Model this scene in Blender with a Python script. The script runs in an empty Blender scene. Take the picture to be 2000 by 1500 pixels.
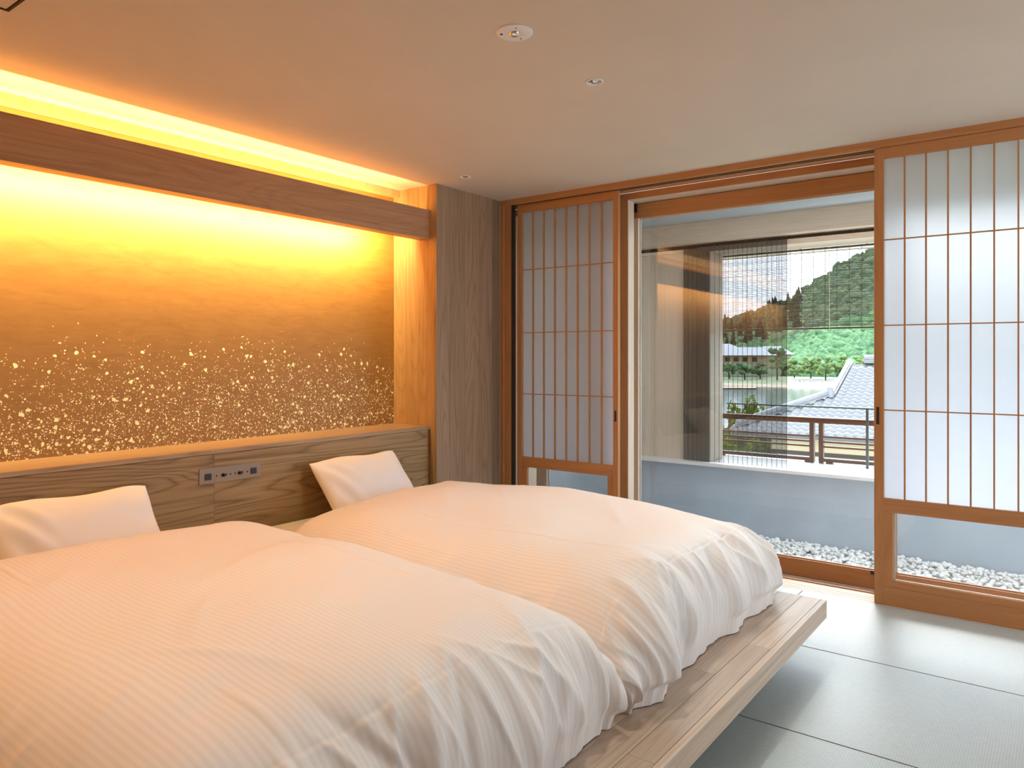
import bpy, bmesh, math, random
import numpy as np
from mathutils import Vector, Matrix, noise as mnoise

random.seed(7)
rng = np.random.default_rng(7)
SC = bpy.context.scene
COL = SC.collection

# ------------------------------------------------------------------ camera
EYE = 1.28
CEIL = 2.40
cam_d = bpy.data.cameras.new('camera')
cam = bpy.data.objects.new('camera', cam_d)
COL.objects.link(cam)
cam_d.sensor_width = 36.0
cam_d.lens = 1440.0 / 2000.0 * 36.0
cam_d.shift_y = -53.0 / 2000.0
cam_d.clip_start = 0.02
cam_d.clip_end = 4000
cam.location = (0, 0, EYE)
cam.rotation_euler = (math.radians(90), 0, math.atan2(0.6, 0.8))
SC.camera = cam

def ray(u, v):
    a = (u - 1000.0) / 1440.0
    b = (697.0 - v) / 1440.0
    return (-0.6 + 0.8 * a, 0.8 + 0.6 * a, b)

def at(u, v, t):                       # pixel direction at a chosen depth (m)
    d = ray(u, v)
    return Vector((d[0] * t, d[1] * t, EYE + d[2] * t))

# ------------------------------------------------------------------ light
SKY = 5.2
world = bpy.data.worlds.new('overcast_sky')
SC.world = world
world.use_nodes = True
bg = world.node_tree.nodes['Background']
bg.inputs['Color'].default_value = (0.85, 0.94, 1.04, 1)
bg.inputs['Strength'].default_value = SKY

sun_d = bpy.data.lights.new('hazy_sun', 'SUN')
sun_d.energy = 5.0
sun_d.angle = math.radians(28)
sun_d.color = (1.0, 0.97, 0.93)
sun = bpy.data.objects.new('hazy_sun', sun_d)
COL.objects.link(sun)
sun.location = (0, 30, 25)
sun.rotation_euler = (math.radians(-49), 0, math.radians(16))

SC.view_settings.view_transform = 'Standard'
SC.view_settings.look = 'None'
SC.view_settings.gamma = 1.0
SC.view_settings.use_curve_mapping = False
SC.view_settings.exposure = 0.30
SC.cycles.max_bounces = 12
SC.cycles.diffuse_bounces = 6
SC.cycles.transparent_max_bounces = 24
SC.cycles.sample_clamp_indirect = 8.0

DOWN_W = 30.0
LED_UP = 25.0
LED_DOWN = 150.0
LED_COL = (1.0, 0.70, 0.30)

# ------------------------------------------------------------------ materials
MATS = {}

def new_mat(name):
    m = bpy.data.materials.new(name)
    m.use_nodes = True
    MATS[name] = m
    nt = m.node_tree
    b = nt.nodes['Principled BSDF']
    return m, nt, b

def N(nt, typ, **kw):
    n = nt.nodes.new(typ)
    for k, v in kw.items():
        setattr(n, k, v)
    return n

def setin(node, **kw):
    for k, v in kw.items():
        node.inputs[k.replace('_', ' ')].default_value = v

def plain(name, col, rough=0.6, metal=0.0, spec=0.5, noise=0.0, nscale=8.0):
    m, nt, b = new_mat(name)
    b.inputs['Base Color'].default_value = (*col, 1)
    b.inputs['Roughness'].default_value = rough
    b.inputs['Metallic'].default_value = metal
    b.inputs['Specular IOR Level'].default_value = spec
    if noise > 0:
        tc = N(nt, 'ShaderNodeTexCoord')
        nz = N(nt, 'ShaderNodeTexNoise')
        setin(nz, Scale=nscale, Detail=5.0)
        nt.links.new(tc.outputs['Object'], nz.inputs['Vector'])
        rp = N(nt, 'ShaderNodeValToRGB')
        rp.color_ramp.elements[0].position = 0.3
        rp.color_ramp.elements[1].position = 0.7
        rp.color_ramp.elements[0].color = (*[c * (1 - noise) for c in col], 1)
        rp.color_ramp.elements[1].color = (*[min(1, c * (1 + noise)) for c in col], 1)
        nt.links.new(nz.outputs['Fac'], rp.inputs['Fac'])
        nt.links.new(rp.outputs['Color'], b.inputs['Base Color'])
    return m

def wood(name, light, dark, axis='Y', rough=0.5, grain=1.0, rings=0.5, ringscale=3.0, vary=0.10, spec=0.35):
    """long-grained timber: streaky noise + distorted rings stretched along an axis"""
    m, nt, b = new_mat(name)
    L = nt.links.new
    tc = N(nt, 'ShaderNodeTexCoord')
    oi = N(nt, 'ShaderNodeObjectInfo')
    off = N(nt, 'ShaderNodeVectorMath', operation='SCALE')
    off.inputs[0].default_value = (3.1, 7.7, 5.3)
    L(oi.outputs['Random'], off.inputs['Scale'])
    add = N(nt, 'ShaderNodeVectorMath', operation='ADD')
    L(tc.outputs['Object'], add.inputs[0])
    L(off.outputs['Vector'], add.inputs[1])
    s_f = {'X': (1.6, 70, 70), 'Y': (70, 1.6, 70), 'Z': (70, 70, 1.6)}[axis]
    s_r = {'X': (0.35, 4, 4), 'Y': (4, 0.35, 4), 'Z': (4, 4, 0.35)}[axis]
    mp = N(nt, 'ShaderNodeMapping'); mp.inputs['Scale'].default_value = s_f
    L(add.outputs['Vector'], mp.inputs['Vector'])
    fine = N(nt, 'ShaderNodeTexNoise'); setin(fine, Scale=1.0, Detail=4.0, Roughness=0.6)
    L(mp.outputs['Vector'], fine.inputs['Vector'])
    mp2 = N(nt, 'ShaderNodeMapping'); mp2.inputs['Scale'].default_value = s_r
    L(add.outputs['Vector'], mp2.inputs['Vector'])
    base = N(nt, 'ShaderNodeTexNoise'); setin(base, Scale=ringscale * 0.5, Detail=1.5, Roughness=0.4, Distortion=0.3)
    L(mp2.outputs['Vector'], base.inputs['Vector'])
    mul = N(nt, 'ShaderNodeMath', operation='MULTIPLY'); mul.inputs[1].default_value = 19.0
    L(base.outputs['Fac'], mul.inputs[0])
    pg = N(nt, 'ShaderNodeMath', operation='PINGPONG'); pg.inputs[1].default_value = 0.5
    L(mul.outputs[0], pg.inputs[0])
    p2 = N(nt, 'ShaderNodeMath', operation='MULTIPLY'); p2.inputs[1].default_value = 2.0
    L(pg.outputs[0], p2.inputs[0])
    pw = N(nt, 'ShaderNodeMath', operation='POWER'); pw.inputs[1].default_value = 3.0
    L(p2.outputs[0], pw.inputs[0])
    rm = N(nt, 'ShaderNodeMath', operation='MULTIPLY'); rm.inputs[1].default_value = rings
    L(pw.outputs[0], rm.inputs[0])
    fm = N(nt, 'ShaderNodeMapRange')
    setin(fm, From_Min=0.35, From_Max=0.75, To_Min=0.0, To_Max=0.65 * grain)
    L(fine.outputs['Fac'], fm.inputs['Value'])
    sm = N(nt, 'ShaderNodeMath', operation='ADD'); sm.use_clamp = True
    L(rm.outputs[0], sm.inputs[0]); L(fm.outputs['Result'], sm.inputs[1])
    mix = N(nt, 'ShaderNodeMix', data_type='RGBA')
    mix.inputs['A'].default_value = (*light, 1)
    mix.inputs['B'].default_value = (*dark, 1)
    L(sm.outputs[0], mix.inputs['Factor'])
    hs = N(nt, 'ShaderNodeHueSaturation')
    vm = N(nt, 'ShaderNodeMapRange'); setin(vm, To_Min=1 - vary, To_Max=1 + vary)
    L(oi.outputs['Random'], vm.inputs['Value'])
    L(vm.outputs['Result'], hs.inputs['Value'])
    L(mix.outputs['Result'], hs.inputs['Color'])
    L(hs.outputs['Color'], b.inputs['Base Color'])
    bp = N(nt, 'ShaderNodeBump'); setin(bp, Strength=0.12, Distance=0.002)
    L(sm.outputs[0], bp.inputs['Height'])
    L(bp.outputs['Normal'], b.inputs['Normal'])
    b.inputs['Roughness'].default_value = rough
    b.inputs['Specular IOR Level'].default_value = spec
    return m

# timbers
wood('ash_x', (0.50, 0.335, 0.20), (0.30, 0.175, 0.09), 'X', rough=0.4)
wood('ash_y', (0.50, 0.335, 0.20), (0.30, 0.175, 0.09), 'Y', rough=0.4)
wood('daylit_ash_y', (0.60, 0.475, 0.365), (0.40, 0.295, 0.205), 'Y', rough=0.38, vary=0.12, rings=0.4)  # ash copy with the paling daylight put into its colour
wood('headboard_y', (0.42, 0.275, 0.13), (0.21, 0.12, 0.048), 'Y', rings=0.75, ringscale=3.4)
wood('beam_y', (0.50, 0.29, 0.16), (0.33, 0.165, 0.08), 'Y', grain=1.1, rings=0.3)
wood('column_z', (0.36, 0.245, 0.155), (0.21, 0.13, 0.078), 'Z', rings=0.45, vary=0.24)
wood('niche_z', (0.52, 0.32, 0.15), (0.34, 0.18, 0.07), 'Z', rings=0.35, vary=0.12)
wood('cedar_x', (0.50, 0.245, 0.10), (0.36, 0.15, 0.055), 'X', rings=0.25, grain=0.7, vary=0.04)
wood('cedar_z', (0.50, 0.245, 0.10), (0.36, 0.15, 0.055), 'Z', rings=0.25, grain=0.7, vary=0.04)
wood('pale_x', (0.74, 0.63, 0.50), (0.58, 0.46, 0.34), 'X', rings=0.25, grain=0.6)
wood('pale_z', (0.74, 0.63, 0.50), (0.58, 0.46, 0.34), 'Z', rings=0.25, grain=0.6)
wood('rail_x', (0.13, 0.052, 0.028), (0.07, 0.027, 0.015), 'X', rings=0.2)
wood('rail_z', (0.13, 0.052, 0.028), (0.07, 0.027, 0.015), 'Z', rings=0.2)

plain('ceiling_paint', (0.62, 0.54, 0.44), 0.9, noise=0.02, nscale=3)
plain('wall_plaster', (0.66, 0.58, 0.48), 0.9, noise=0.03, nscale=5)
plain('white_plastic', (0.80, 0.79, 0.78), 0.35)
plain('chrome', (0.75, 0.75, 0.75), 0.15, metal=1.0)
plain('black_plastic', (0.012, 0.012, 0.014), 0.4)
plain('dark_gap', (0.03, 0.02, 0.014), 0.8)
plain('tatami_edge', (0.13, 0.10, 0.06), 0.9)
plain('plate_metal', (0.27, 0.215, 0.165), 0.4, metal=0.6)
plain('aluminium', (0.62, 0.60, 0.57), 0.4, metal=0.3)
plain('parapet_paint', (0.46, 0.54, 0.62), 0.8, noise=0.05, nscale=4)
plain('soffit_paint', (0.40, 0.43, 0.45), 0.85)
plain('slate_slab', (0.06, 0.065, 0.075), 0.7, noise=0.15)
plain('steel_rail', (0.10, 0.12, 0.115), 0.45, metal=0.6)
plain('reed', (0.10, 0.085, 0.06), 0.8)
plain('string', (0.05, 0.045, 0.035), 0.9)
plain('bamboo_rod', (0.09, 0.035, 0.02), 0.6)
plain('cord', (0.75, 0.73, 0.65), 0.8)
plain('mattress_cloth', (0.80, 0.79, 0.78), 0.9)
plain('pillow_cloth', (0.82, 0.80, 0.79), 0.85)
plain('pebble_stone', (0.88, 0.89, 0.88), 0.8, noise=0.12, nscale=30)
plain('pebble_bed', (0.55, 0.56, 0.55), 0.95)
plain('tile_glaze', (0.15, 0.155, 0.165), 0.45, noise=0.2, nscale=3)
plain('tile_under', (0.07, 0.072, 0.078), 0.8)
plain('beige_plaster', (0.46, 0.37, 0.24), 0.9)
plain('grey_green_plaster', (0.34, 0.36, 0.31), 0.9, noise=0.1)
plain('brown_timber', (0.03, 0.018, 0.012), 0.8)
plain('far_roof', (0.22, 0.24, 0.28), 0.7, noise=0.1, nscale=1)
plain('far_wall', (0.20, 0.14, 0.08), 0.9)
plain('far_dark', (0.008, 0.007, 0.006), 0.9)
plain('far_white', (0.34, 0.34, 0.34), 0.8)
plain('grass_bank', (0.16, 0.20, 0.11), 0.95, noise=0.25, nscale=0.2)
plain('sand_bank', (0.34, 0.27, 0.20), 0.95, noise=0.2, nscale=0.3)
plain('ground_soil', (0.12, 0.13, 0.09), 0.95)
plain('bark', (0.02, 0.016, 0.012), 0.95)

def leaf_mat(name, a, b2, scale):
    m, nt, b = new_mat(name)
    tc = N(nt, 'ShaderNodeTexCoord')
    nz = N(nt, 'ShaderNodeTexNoise'); setin(nz, Scale=scale, Detail=6.0, Roughness=0.7)
    nt.links.new(tc.outputs['Object'], nz.inputs['Vector'])
    rp = N(nt, 'ShaderNodeValToRGB')
    rp.color_ramp.elements[0].position = 0.36; rp.color_ramp.elements[1].position = 0.66
    rp.color_ramp.elements[0].color = (*a, 1); rp.color_ramp.elements[1].color = (*b2, 1)
    nt.links.new(nz.outputs['Fac'], rp.inputs['Fac'])
    nt.links.new(rp.outputs['Color'], b.inputs['Base Color'])
    b.inputs['Roughness'].default_value = 0.9
    b.inputs['Specular IOR Level'].default_value = 0.1
    bp = N(nt, 'ShaderNodeBump'); setin(bp, Strength=1.0, Distance=1.2)
    nt.links.new(nz.outputs['Fac'], bp.inputs['Height'])
    nt.links.new(bp.outputs['Normal'], b.inputs['Normal'])
    return m

leaf_mat('forest_leaf', (0.025, 0.075, 0.045), (0.13, 0.26, 0.11), 0.35)
leaf_mat('mountain_leaf', (0.025, 0.055, 0.040), (0.085, 0.125, 0.055), 0.15)
leaf_mat('conifer_leaf', (0.012, 0.020, 0.012), (0.040, 0.055, 0.028), 0.5)
leaf_mat('bank_leaf', (0.05, 0.12, 0.05), (0.26, 0.36, 0.12), 0.8)
leaf_mat('yellow_leaf', (0.28, 0.38, 0.05), (0.62, 0.68, 0.14), 4.0)

# gold-dusted panel
def gold_panel_mat():
    m, nt, b = new_mat('gold_panel')
    L = nt.links.new
    tc = N(nt, 'ShaderNodeTexCoord')
    sep = N(nt, 'ShaderNodeSeparateXYZ')
    L(tc.outputs['Object'], sep.inputs[0])
    # brushed base
    mp = N(nt, 'ShaderNodeMapping'); mp.inputs['Scale'].default_value = (1, 1.2, 5)
    L(tc.outputs['Object'], mp.inputs['Vector'])
    nz = N(nt, 'ShaderNodeTexNoise'); setin(nz, Scale=6.0, Detail=7.0, Roughness=0.65, Distortion=0.6)
    L(mp.outputs['Vector'], nz.inputs['Vector'])
    rp = N(nt, 'ShaderNodeValToRGB')
    rp.color_ramp.elements[0].position = 0.3; rp.color_ramp.elements[1].position = 0.72
    rp.color_ramp.elements[0].color = (0.255, 0.118, 0.020, 1)
    rp.color_ramp.elements[1].color = (0.33, 0.162, 0.034, 1)
    L(nz.outputs['Fac'], rp.inputs['Fac'])
    # the leaf flakes get denser towards the shelf
    dn = N(nt, 'ShaderNodeTexNoise'); setin(dn, Scale=2.2, Detail=2.0)
    L(tc.outputs['Object'], dn.inputs['Vector'])
    zz = N(nt, 'ShaderNodeMath', operation='MULTIPLY_ADD')
    zz.inputs[1].default_value = -0.45; L(dn.outputs['Fac'], zz.inputs[0]); L(sep.outputs['Z'], zz.inputs[2])
    masks = []
    for scale, rmax, dens, seed in ((36.0, 0.34, 0.42, 0.0), (58.0, 0.40, 0.40, 3.3), (100.0, 0.42, 0.34, 9.1), (170.0, 0.44, 0.24, 5.7)):
        ds = N(nt, 'ShaderNodeTexNoise'); setin(ds, Scale=scale * 1.3, Detail=2.0)
        L(tc.outputs['Object'], ds.inputs['Vector'])
        sc = N(nt, 'ShaderNodeVectorMath', operation='SCALE'); sc.inputs['Scale'].default_value = 0.9 / scale
        L(ds.outputs['Color'], sc.inputs[0])
        ad = N(nt, 'ShaderNodeVectorMath', operation='ADD')
        L(tc.outputs['Object'], ad.inputs[0]); L(sc.outputs['Vector'], ad.inputs[1])
        of = N(nt, 'ShaderNodeVectorMath', operation='MULTIPLY'); of.inputs[1].default_value = (0, 1, 1)
        L(ad.outputs['Vector'], of.inputs[0])
        o2 = N(nt, 'ShaderNodeVectorMath', operation='ADD'); o2.inputs[1].default_value = (seed, seed * 2, seed)
        L(of.outputs['Vector'], o2.inputs[0])
        vo = N(nt, 'ShaderNodeTexVoronoi', voronoi_dimensions='3D', feature='F1')
        vo.inputs['Scale'].default_value = scale
        L(o2.outputs['Vector'], vo.inputs['Vector'])
        sp = N(nt, 'ShaderNodeSeparateColor'); L(vo.outputs['Color'], sp.inputs[0])
        # probability of a flake by height
        pr = N(nt, 'ShaderNodeMapRange'); setin(pr, From_Min=0.58, From_Max=1.20, To_Min=dens, To_Max=0.0)
        pr.interpolation_type = 'SMOOTHSTEP'
        L(zz.outputs[0], pr.inputs['Value'])
        lt = N(nt, 'ShaderNodeMath', operation='LESS_THAN')
        L(sp.outputs[0], lt.inputs[0]); L(pr.outputs['Result'], lt.inputs[1])
        rr = N(nt, 'ShaderNodeMapRange'); setin(rr, To_Min=0.10, To_Max=rmax)
        L(sp.outputs[1], rr.inputs['Value'])
        l2 = N(nt, 'ShaderNodeMath', operation='LESS_THAN')
        L(vo.outputs['Distance'], l2.inputs[0]); L(rr.outputs['Result'], l2.inputs[1])
        mu = N(nt, 'ShaderNodeMath', operation='MULTIPLY')
        L(lt.outputs[0], mu.inputs[0]); L(l2.outputs[0], mu.inputs[1])
        masks.append(mu)
    m1 = N(nt, 'ShaderNodeMath', operation='MAXIMUM'); L(masks[0].outputs[0], m1.inputs[0]); L(masks[1].outputs[0], m1.inputs[1])
    m2 = N(nt, 'ShaderNodeMath', operation='MAXIMUM'); L(m1.outputs[0], m2.inputs[0]); L(masks[2].outputs[0], m2.inputs[1])
    m3 = N(nt, 'ShaderNodeMath', operation='MAXIMUM'); L(m2.outputs[0], m3.inputs[0]); L(masks[3].outputs[0], m3.inputs[1]); m2 = m3
    mix = N(nt, 'ShaderNodeMix', data_type='RGBA')
    L(m2.outputs[0], mix.inputs['Factor']); L(rp.outputs['Color'], mix.inputs['A'])
    mix.inputs['B'].default_value = (1.0, 0.93, 0.55, 1)
    L(mix.outputs['Result'], b.inputs['Base Color'])
    b.inputs['Roughness'].default_value = 0.5
    b.inputs['Specular IOR Level'].default_value = 0.5
    return m
gold_panel_mat()

def tatami_mat():
    m, nt, b = new_mat('tatami_rush')
    L = nt.links.new
    tc = N(nt, 'ShaderNodeTexCoord')
    mp = N(nt, 'ShaderNodeMapping'); mp.inputs['Scale'].default_value = (60, 190, 1)
    L(tc.outputs['Object'], mp.inputs['Vector'])
    br = N(nt, 'ShaderNodeTexBrick')
    setin(br, Scale=1.0, Mortar_Size=0.10, Bias=0.0, Brick_Width=1.0, Row_Height=1.0)
    br.inputs['Color1'].default_value = (0.52, 0.595, 0.60, 1)
    br.inputs['Color2'].default_value = (0.46, 0.535, 0.54, 1)
    br.inputs['Mortar'].default_value = (0.35, 0.41, 0.42, 1)
    L(mp.outputs['Vector'], br.inputs['Vector'])
    nz = N(nt, 'ShaderNodeTexNoise'); setin(nz, Scale=2.0, Detail=3.0)
    L(tc.outputs['Object'], nz.inputs['Vector'])
    hs = N(nt, 'ShaderNodeHueSaturation')
    vm = N(nt, 'ShaderNodeMapRange'); setin(vm, To_Min=0.92, To_Max=1.08)
    L(nz.outputs['Fac'], vm.inputs['Value']); L(vm.outputs['Result'], hs.inputs['Value'])
    L(br.outputs['Color'], hs.inputs['Color']); L(hs.outputs['Color'], b.inputs['Base Color'])
    bp = N(nt, 'ShaderNodeBump'); setin(bp, Strength=0.25, Distance=0.002)
    L(br.outputs['Fac'], bp.inputs['Height']); bp.invert = True
    L(bp.outputs['Normal'], b.inputs['Normal'])
    b.inputs['Roughness'].default_value = 0.38
    b.inputs['Specular IOR Level'].default_value = 0.6
    return m
tatami_mat()

def stripe_cloth():
    m, nt, b = new_mat('duvet_cloth')
    L = nt.links.new
    uv = N(nt, 'ShaderNodeUVMap')
    sep = N(nt, 'ShaderNodeSeparateXYZ'); L(uv.outputs['UV'], sep.inputs[0])
    fr = N(nt, 'ShaderNodeMath', operation='MULTIPLY'); fr.inputs[1].default_value = 2 * math.pi / 0.017
    L(sep.outputs['Y'], fr.inputs[0])
    sn = N(nt, 'ShaderNodeMath', operation='SINE'); L(fr.outputs[0], sn.inputs[0])
    st = N(nt, 'ShaderNodeMapRange'); setin(st, From_Min=-0.25, From_Max=0.25); L(sn.outputs[0], st.inputs['Value'])
    mix = N(nt, 'ShaderNodeMix', data_type='RGBA')
    mix.inputs['A'].default_value = (0.86, 0.845, 0.83, 1); mix.inputs['B'].default_value = (0.815, 0.80, 0.785, 1)
    L(st.outputs['Result'], mix.inputs['Factor']); L(mix.outputs['Result'], b.inputs['Base Color'])
    rr = N(nt, 'ShaderNodeMapRange'); setin(rr, To_Min=0.5, To_Max=0.68); L(st.outputs['Result'], rr.inputs['Value'])
    L(rr.outputs['Result'], b.inputs['Roughness'])
    b.inputs['Sheen Weight'].default_value = 0.15
    return m
stripe_cloth()

def paper_mat():
    m, nt, b = new_mat('shoji_paper')
    L = nt.links.new
    tr = N(nt, 'ShaderNodeBsdfTranslucent'); tr.inputs['Color'].default_value = (0.78, 0.84, 0.93, 1)
    df = N(nt, 'ShaderNodeBsdfDiffuse'); df.inputs['Color'].default_value = (0.50, 0.51, 0.57, 1)
    tc = N(nt, 'ShaderNodeTexCoord')
    nz = N(nt, 'ShaderNodeTexNoise'); setin(nz, Scale=30.0, Detail=8.0)
    L(tc.outputs['Object'], nz.inputs['Vector'])
    mr = N(nt, 'ShaderNodeMapRange'); setin(mr, To_Min=0.58, To_Max=0.66); L(nz.outputs['Fac'], mr.inputs['Value'])
    mx = N(nt, 'ShaderNodeMixShader'); L(mr.outputs['Result'], mx.inputs[0])
    L(df.outputs[0], mx.inputs[1]); L(tr.outputs[0], mx.inputs[2])
    L(mx.outputs[0], nt.nodes['Material Output'].inputs['Surface'])
    return m
paper_mat()

def pane_mat(name, tint, ior=1.52, gain=1.0):
    """thin sheet of glass: clear with a Fresnel reflection from both faces"""
    m, nt, b = new_mat(name)
    L = nt.links.new
    tr = N(nt, 'ShaderNodeBsdfTransparent'); tr.inputs['Color'].default_value = (*tint, 1)
    gl = N(nt, 'ShaderNodeBsdfGlossy'); gl.inputs['Roughness'].default_value = 0.0
    gl.inputs['Color'].default_value = (0.95, 0.97, 1.0, 1)
    fr = N(nt, 'ShaderNodeFresnel'); fr.inputs['IOR'].default_value = ior
    mu = N(nt, 'ShaderNodeMath', operation='MULTIPLY'); mu.inputs[1].default_value = gain; mu.use_clamp = True
    L(fr.outputs[0], mu.inputs[0])
    mx = N(nt, 'ShaderNodeMixShader'); L(mu.outputs[0], mx.inputs[0])
    L(tr.outputs[0], mx.inputs[1]); L(gl.outputs[0], mx.inputs[2])
    L(mx.outputs[0], nt.nodes['Material Output'].inputs['Surface'])
    return m
pane_mat('window_glass', (0.93, 0.95, 0.95), 1.52, 1.45)
pane_mat('shoji_glass', (0.95, 0.97, 0.97), 1.52, 1.6)

def screen_mat():
    m, nt, b = new_mat('insect_mesh')
    L = nt.links.new
    tr = N(nt, 'ShaderNodeBsdfTransparent'); tr.inputs['Color'].default_value = (0.85, 0.88, 0.9, 1)
    df = N(nt, 'ShaderNodeBsdfDiffuse'); df.inputs['Color'].default_value = (0.02, 0.018, 0.016, 1)
    mx = N(nt, 'ShaderNodeMixShader'); mx.inputs[0].default_value = 0.55
    L(tr.outputs[0], mx.inputs[1]); L(df.outputs[0], mx.inputs[2])
    L(mx.outputs[0], nt.nodes['Material Output'].inputs['Surface'])
screen_mat()

def water_mat():
    m, nt, b = new_mat('river_water')
    L = nt.links.new
    b.inputs['Base Color'].default_value = (0.06, 0.085, 0.075, 1)
    b.inputs['Roughness'].default_value = 0.12
    b.inputs['Specular IOR Level'].default_value = 0.35
    tc = N(nt, 'ShaderNodeTexCoord')
    nz = N(nt, 'ShaderNodeTexNoise'); setin(nz, Scale=0.8, Detail=4.0)
    L(tc.outputs['Object'], nz.inputs['Vector'])
    bp = N(nt, 'ShaderNodeBump'); setin(bp, Strength=0.25, Distance=0.15)
    L(nz.outputs['Fac'], bp.inputs['Height']); L(bp.outputs['Normal'], b.inputs['Normal'])
water_mat()

def led_mat():
    m, nt, b = new_mat('led_strip')
    b.inputs['Base Color'].default_value = (0.9, 0.8, 0.6, 1)
    b.inputs['Emission Color'].default_value = (*LED_COL, 1)
    b.inputs['Emission Strength'].default_value = 1.0
led_mat()

# ------------------------------------------------------------------ builders
class MB:
    """collects geometry for one mesh"""
    def __init__(self):
        self.v = []; self.f = []
    def box(self, x0, x1, y0, y1, z0, z1):
        x0, x1 = min(x0, x1), max(x0, x1); y0, y1 = min(y0, y1), max(y0, y1); z0, z1 = min(z0, z1), max(z0, z1)
        i = len(self.v)
        self.v += [(x0, y0, z0), (x1, y0, z0), (x1, y1, z0), (x0, y1, z0), (x0, y0, z1), (x1, y0, z1), (x1, y1, z1), (x0, y1, z1)]
        self.f += [tuple(i + k for k in q) for q in ((0, 3, 2, 1), (4, 5, 6, 7), (0, 1, 5, 4), (1, 2, 6, 5), (2, 3, 7, 6), (3, 0, 4, 7))]
        return self
    def quad(self, *p):
        i = len(self.v); self.v += [tuple(q) for q in p]; self.f.append(tuple(range(i, i + len(p)))); return self
    def prism(self, pts, y0, y1):
        """polygon in xz pulled along y"""
        n = len(pts); i = len(self.v)
        self.v += [(x, y0, z) for x, z in pts] + [(x, y1, z) for x, z in pts]
        self.f.append(tuple(i + k for k in range(n))); self.f.append(tuple(i + n + k for k in reversed(range(n))))
        for k in range(n):
            j = (k + 1) % n
            self.f.append((i + k, i + n + k, i + n + j, i + j))
        return self
    def cyl(self, p0, p1, r0, r1=None, n=10):
        r1 = r0 if r1 is None else r1
        p0 = Vector(p0); p1 = Vector(p1); d = (p1 - p0).normalized()
        u = d.orthogonal().normalized(); w = d.cross(u); i = len(self.v)
        for p, r in ((p0, r0), (p1, r1)):
            for k in range(n):
                a = 2 * math.pi * k / n
                self.v.append(tuple(p + u * (r * math.cos(a)) + w * (r * math.sin(a))))
        for k in range(n):
            j = (k + 1) % n
            self.f.append((i + k, i + j, i + n + j, i + n + k))
        self.f.append(tuple(i + k for k in reversed(range(n)))); self.f.append(tuple(i + n + k for k in range(n)))
        return self
    def lathe(self, prof, c, n=32):
        """profile (r, z) spun around the vertical through c"""
        i = len(self.v); m = len(prof)
        for r, z in prof:
            for k in range(n):
                a = 2 * math.pi * k / n
                self.v.append((c[0] + r * math.cos(a), c[1] + r * math.sin(a), c[2] + z))
        for q in range(m - 1):
            for k in range(n):
                j = (k + 1) % n
                self.f.append((i + q * n + k, i + q * n + j, i + (q + 1) * n + j, i + (q + 1) * n + k))
        return self
    def mesh(self, name, smooth=False, bevel=0.0):
        me = bpy.data.meshes.new(name)
        me.from_pydata(self.v, [], self.f); me.validate()
        if bevel > 0:
            bm = bmesh.new(); bm.from_mesh(me)
            bmesh.ops.bevel(bm, geom=list(bm.edges), offset=bevel, segments=2, affect='EDGES', profile=0.6)
            bm.to_mesh(me); bm.free()
        if smooth:
            me.polygons.foreach_set('use_smooth', [True] * len(me.polygons))
        me.update()
        return me
    def build(self, name, mat, parent=None, smooth=False, bevel=0.0):
        return obj(name, self.mesh(name, smooth, bevel), mat, parent)

def wpos(o):
    p = Vector(o.location)
    while o.parent:
        o = o.parent; p += Vector(o.location)
    return p

def obj(name, me, mat, parent=None):
    """mesh vertices are world coordinates; the object is moved back by its parent's place"""
    if mat and not me.materials:
        me.materials.append(MATS[mat])
    o = bpy.data.objects.new(name, me); COL.objects.link(o)
    if parent:
        o.parent = parent; o.location = -wpos(parent)
    return o

def copy_part(src, parent, off=(0, 0, 0)):
    o = src.copy(); COL.objects.link(o); o.parent = parent
    o.location = Vector(src.location) + Vector(off)
    return o

def tag(o, label, cat, group=None):
    o['label'] = label; o['category'] = cat
    if group: o['group'] = group
    return o

def thing(name, label, cat, loc=(0, 0, 0), group=None):
    o = bpy.data.objects.new(name, None); COL.objects.link(o); o.location = loc
    o.empty_display_size = 0.1
    return tag(o, label, cat, group)

def structure(o, label=None):
    o['kind'] = 'structure'
    if label: o['label'] = label
    return o

def sempty(name, loc=(0, 0, 0), label=None):
    o = bpy.data.objects.new(name, None); COL.objects.link(o); o.location = loc
    return structure(o, label)

def B(x0, x1, y0, y1, z0, z1):
    return MB().box(x0, x1, y0, y1, z0, z1)

# ------------------------------------------------------------------ room shell
XW = -3.25          # front plane of the timber column / wall line
XB = -3.31          # front of headboard and light beam
XG = -3.65          # gold panel
YN = 3.52           # niche end
YW = 4.19           # window wall
XR, YB = 2.2, -2.3  # unseen right and back walls

flo = structure(B(-3.8, XR, YB, YW, -0.12, -0.055).build('floor', 'ground_soil'), 'sub-floor under the pale green tatami mats')
# tatami: joints along X at y = 3.385, 2.595 ...; edge strips between
ys = [YW, 3.385, 2.595, 1.805, 1.015, 0.225, -0.565, -1.355, YB]
k = 0
for r in range(len(ys) - 1):
    y1, y0 = ys[r], ys[r + 1]
    cuts = [-3.25, -1.15, 0.62, XR] if r % 2 == 0 else [-3.25, -1.15, 0.62, XR]
    for c in range(len(cuts) - 1):
        m_ = B(cuts[c] + 0.002, cuts[c + 1] - 0.002, y0 + 0.003, y1 - 0.003, -0.055, 0.0).mesh('tatami_mat', bevel=0.0015)
        o = obj('tatami_mat', m_, 'tatami_rush', flo)
        obj('mat_edge', B(cuts[c] + 0.002, cuts[c + 1] - 0.002, y0 - 0.003, y0 + 0.003, -0.05, -0.002).mesh('mat_edge'), 'tatami_edge', o)

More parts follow.
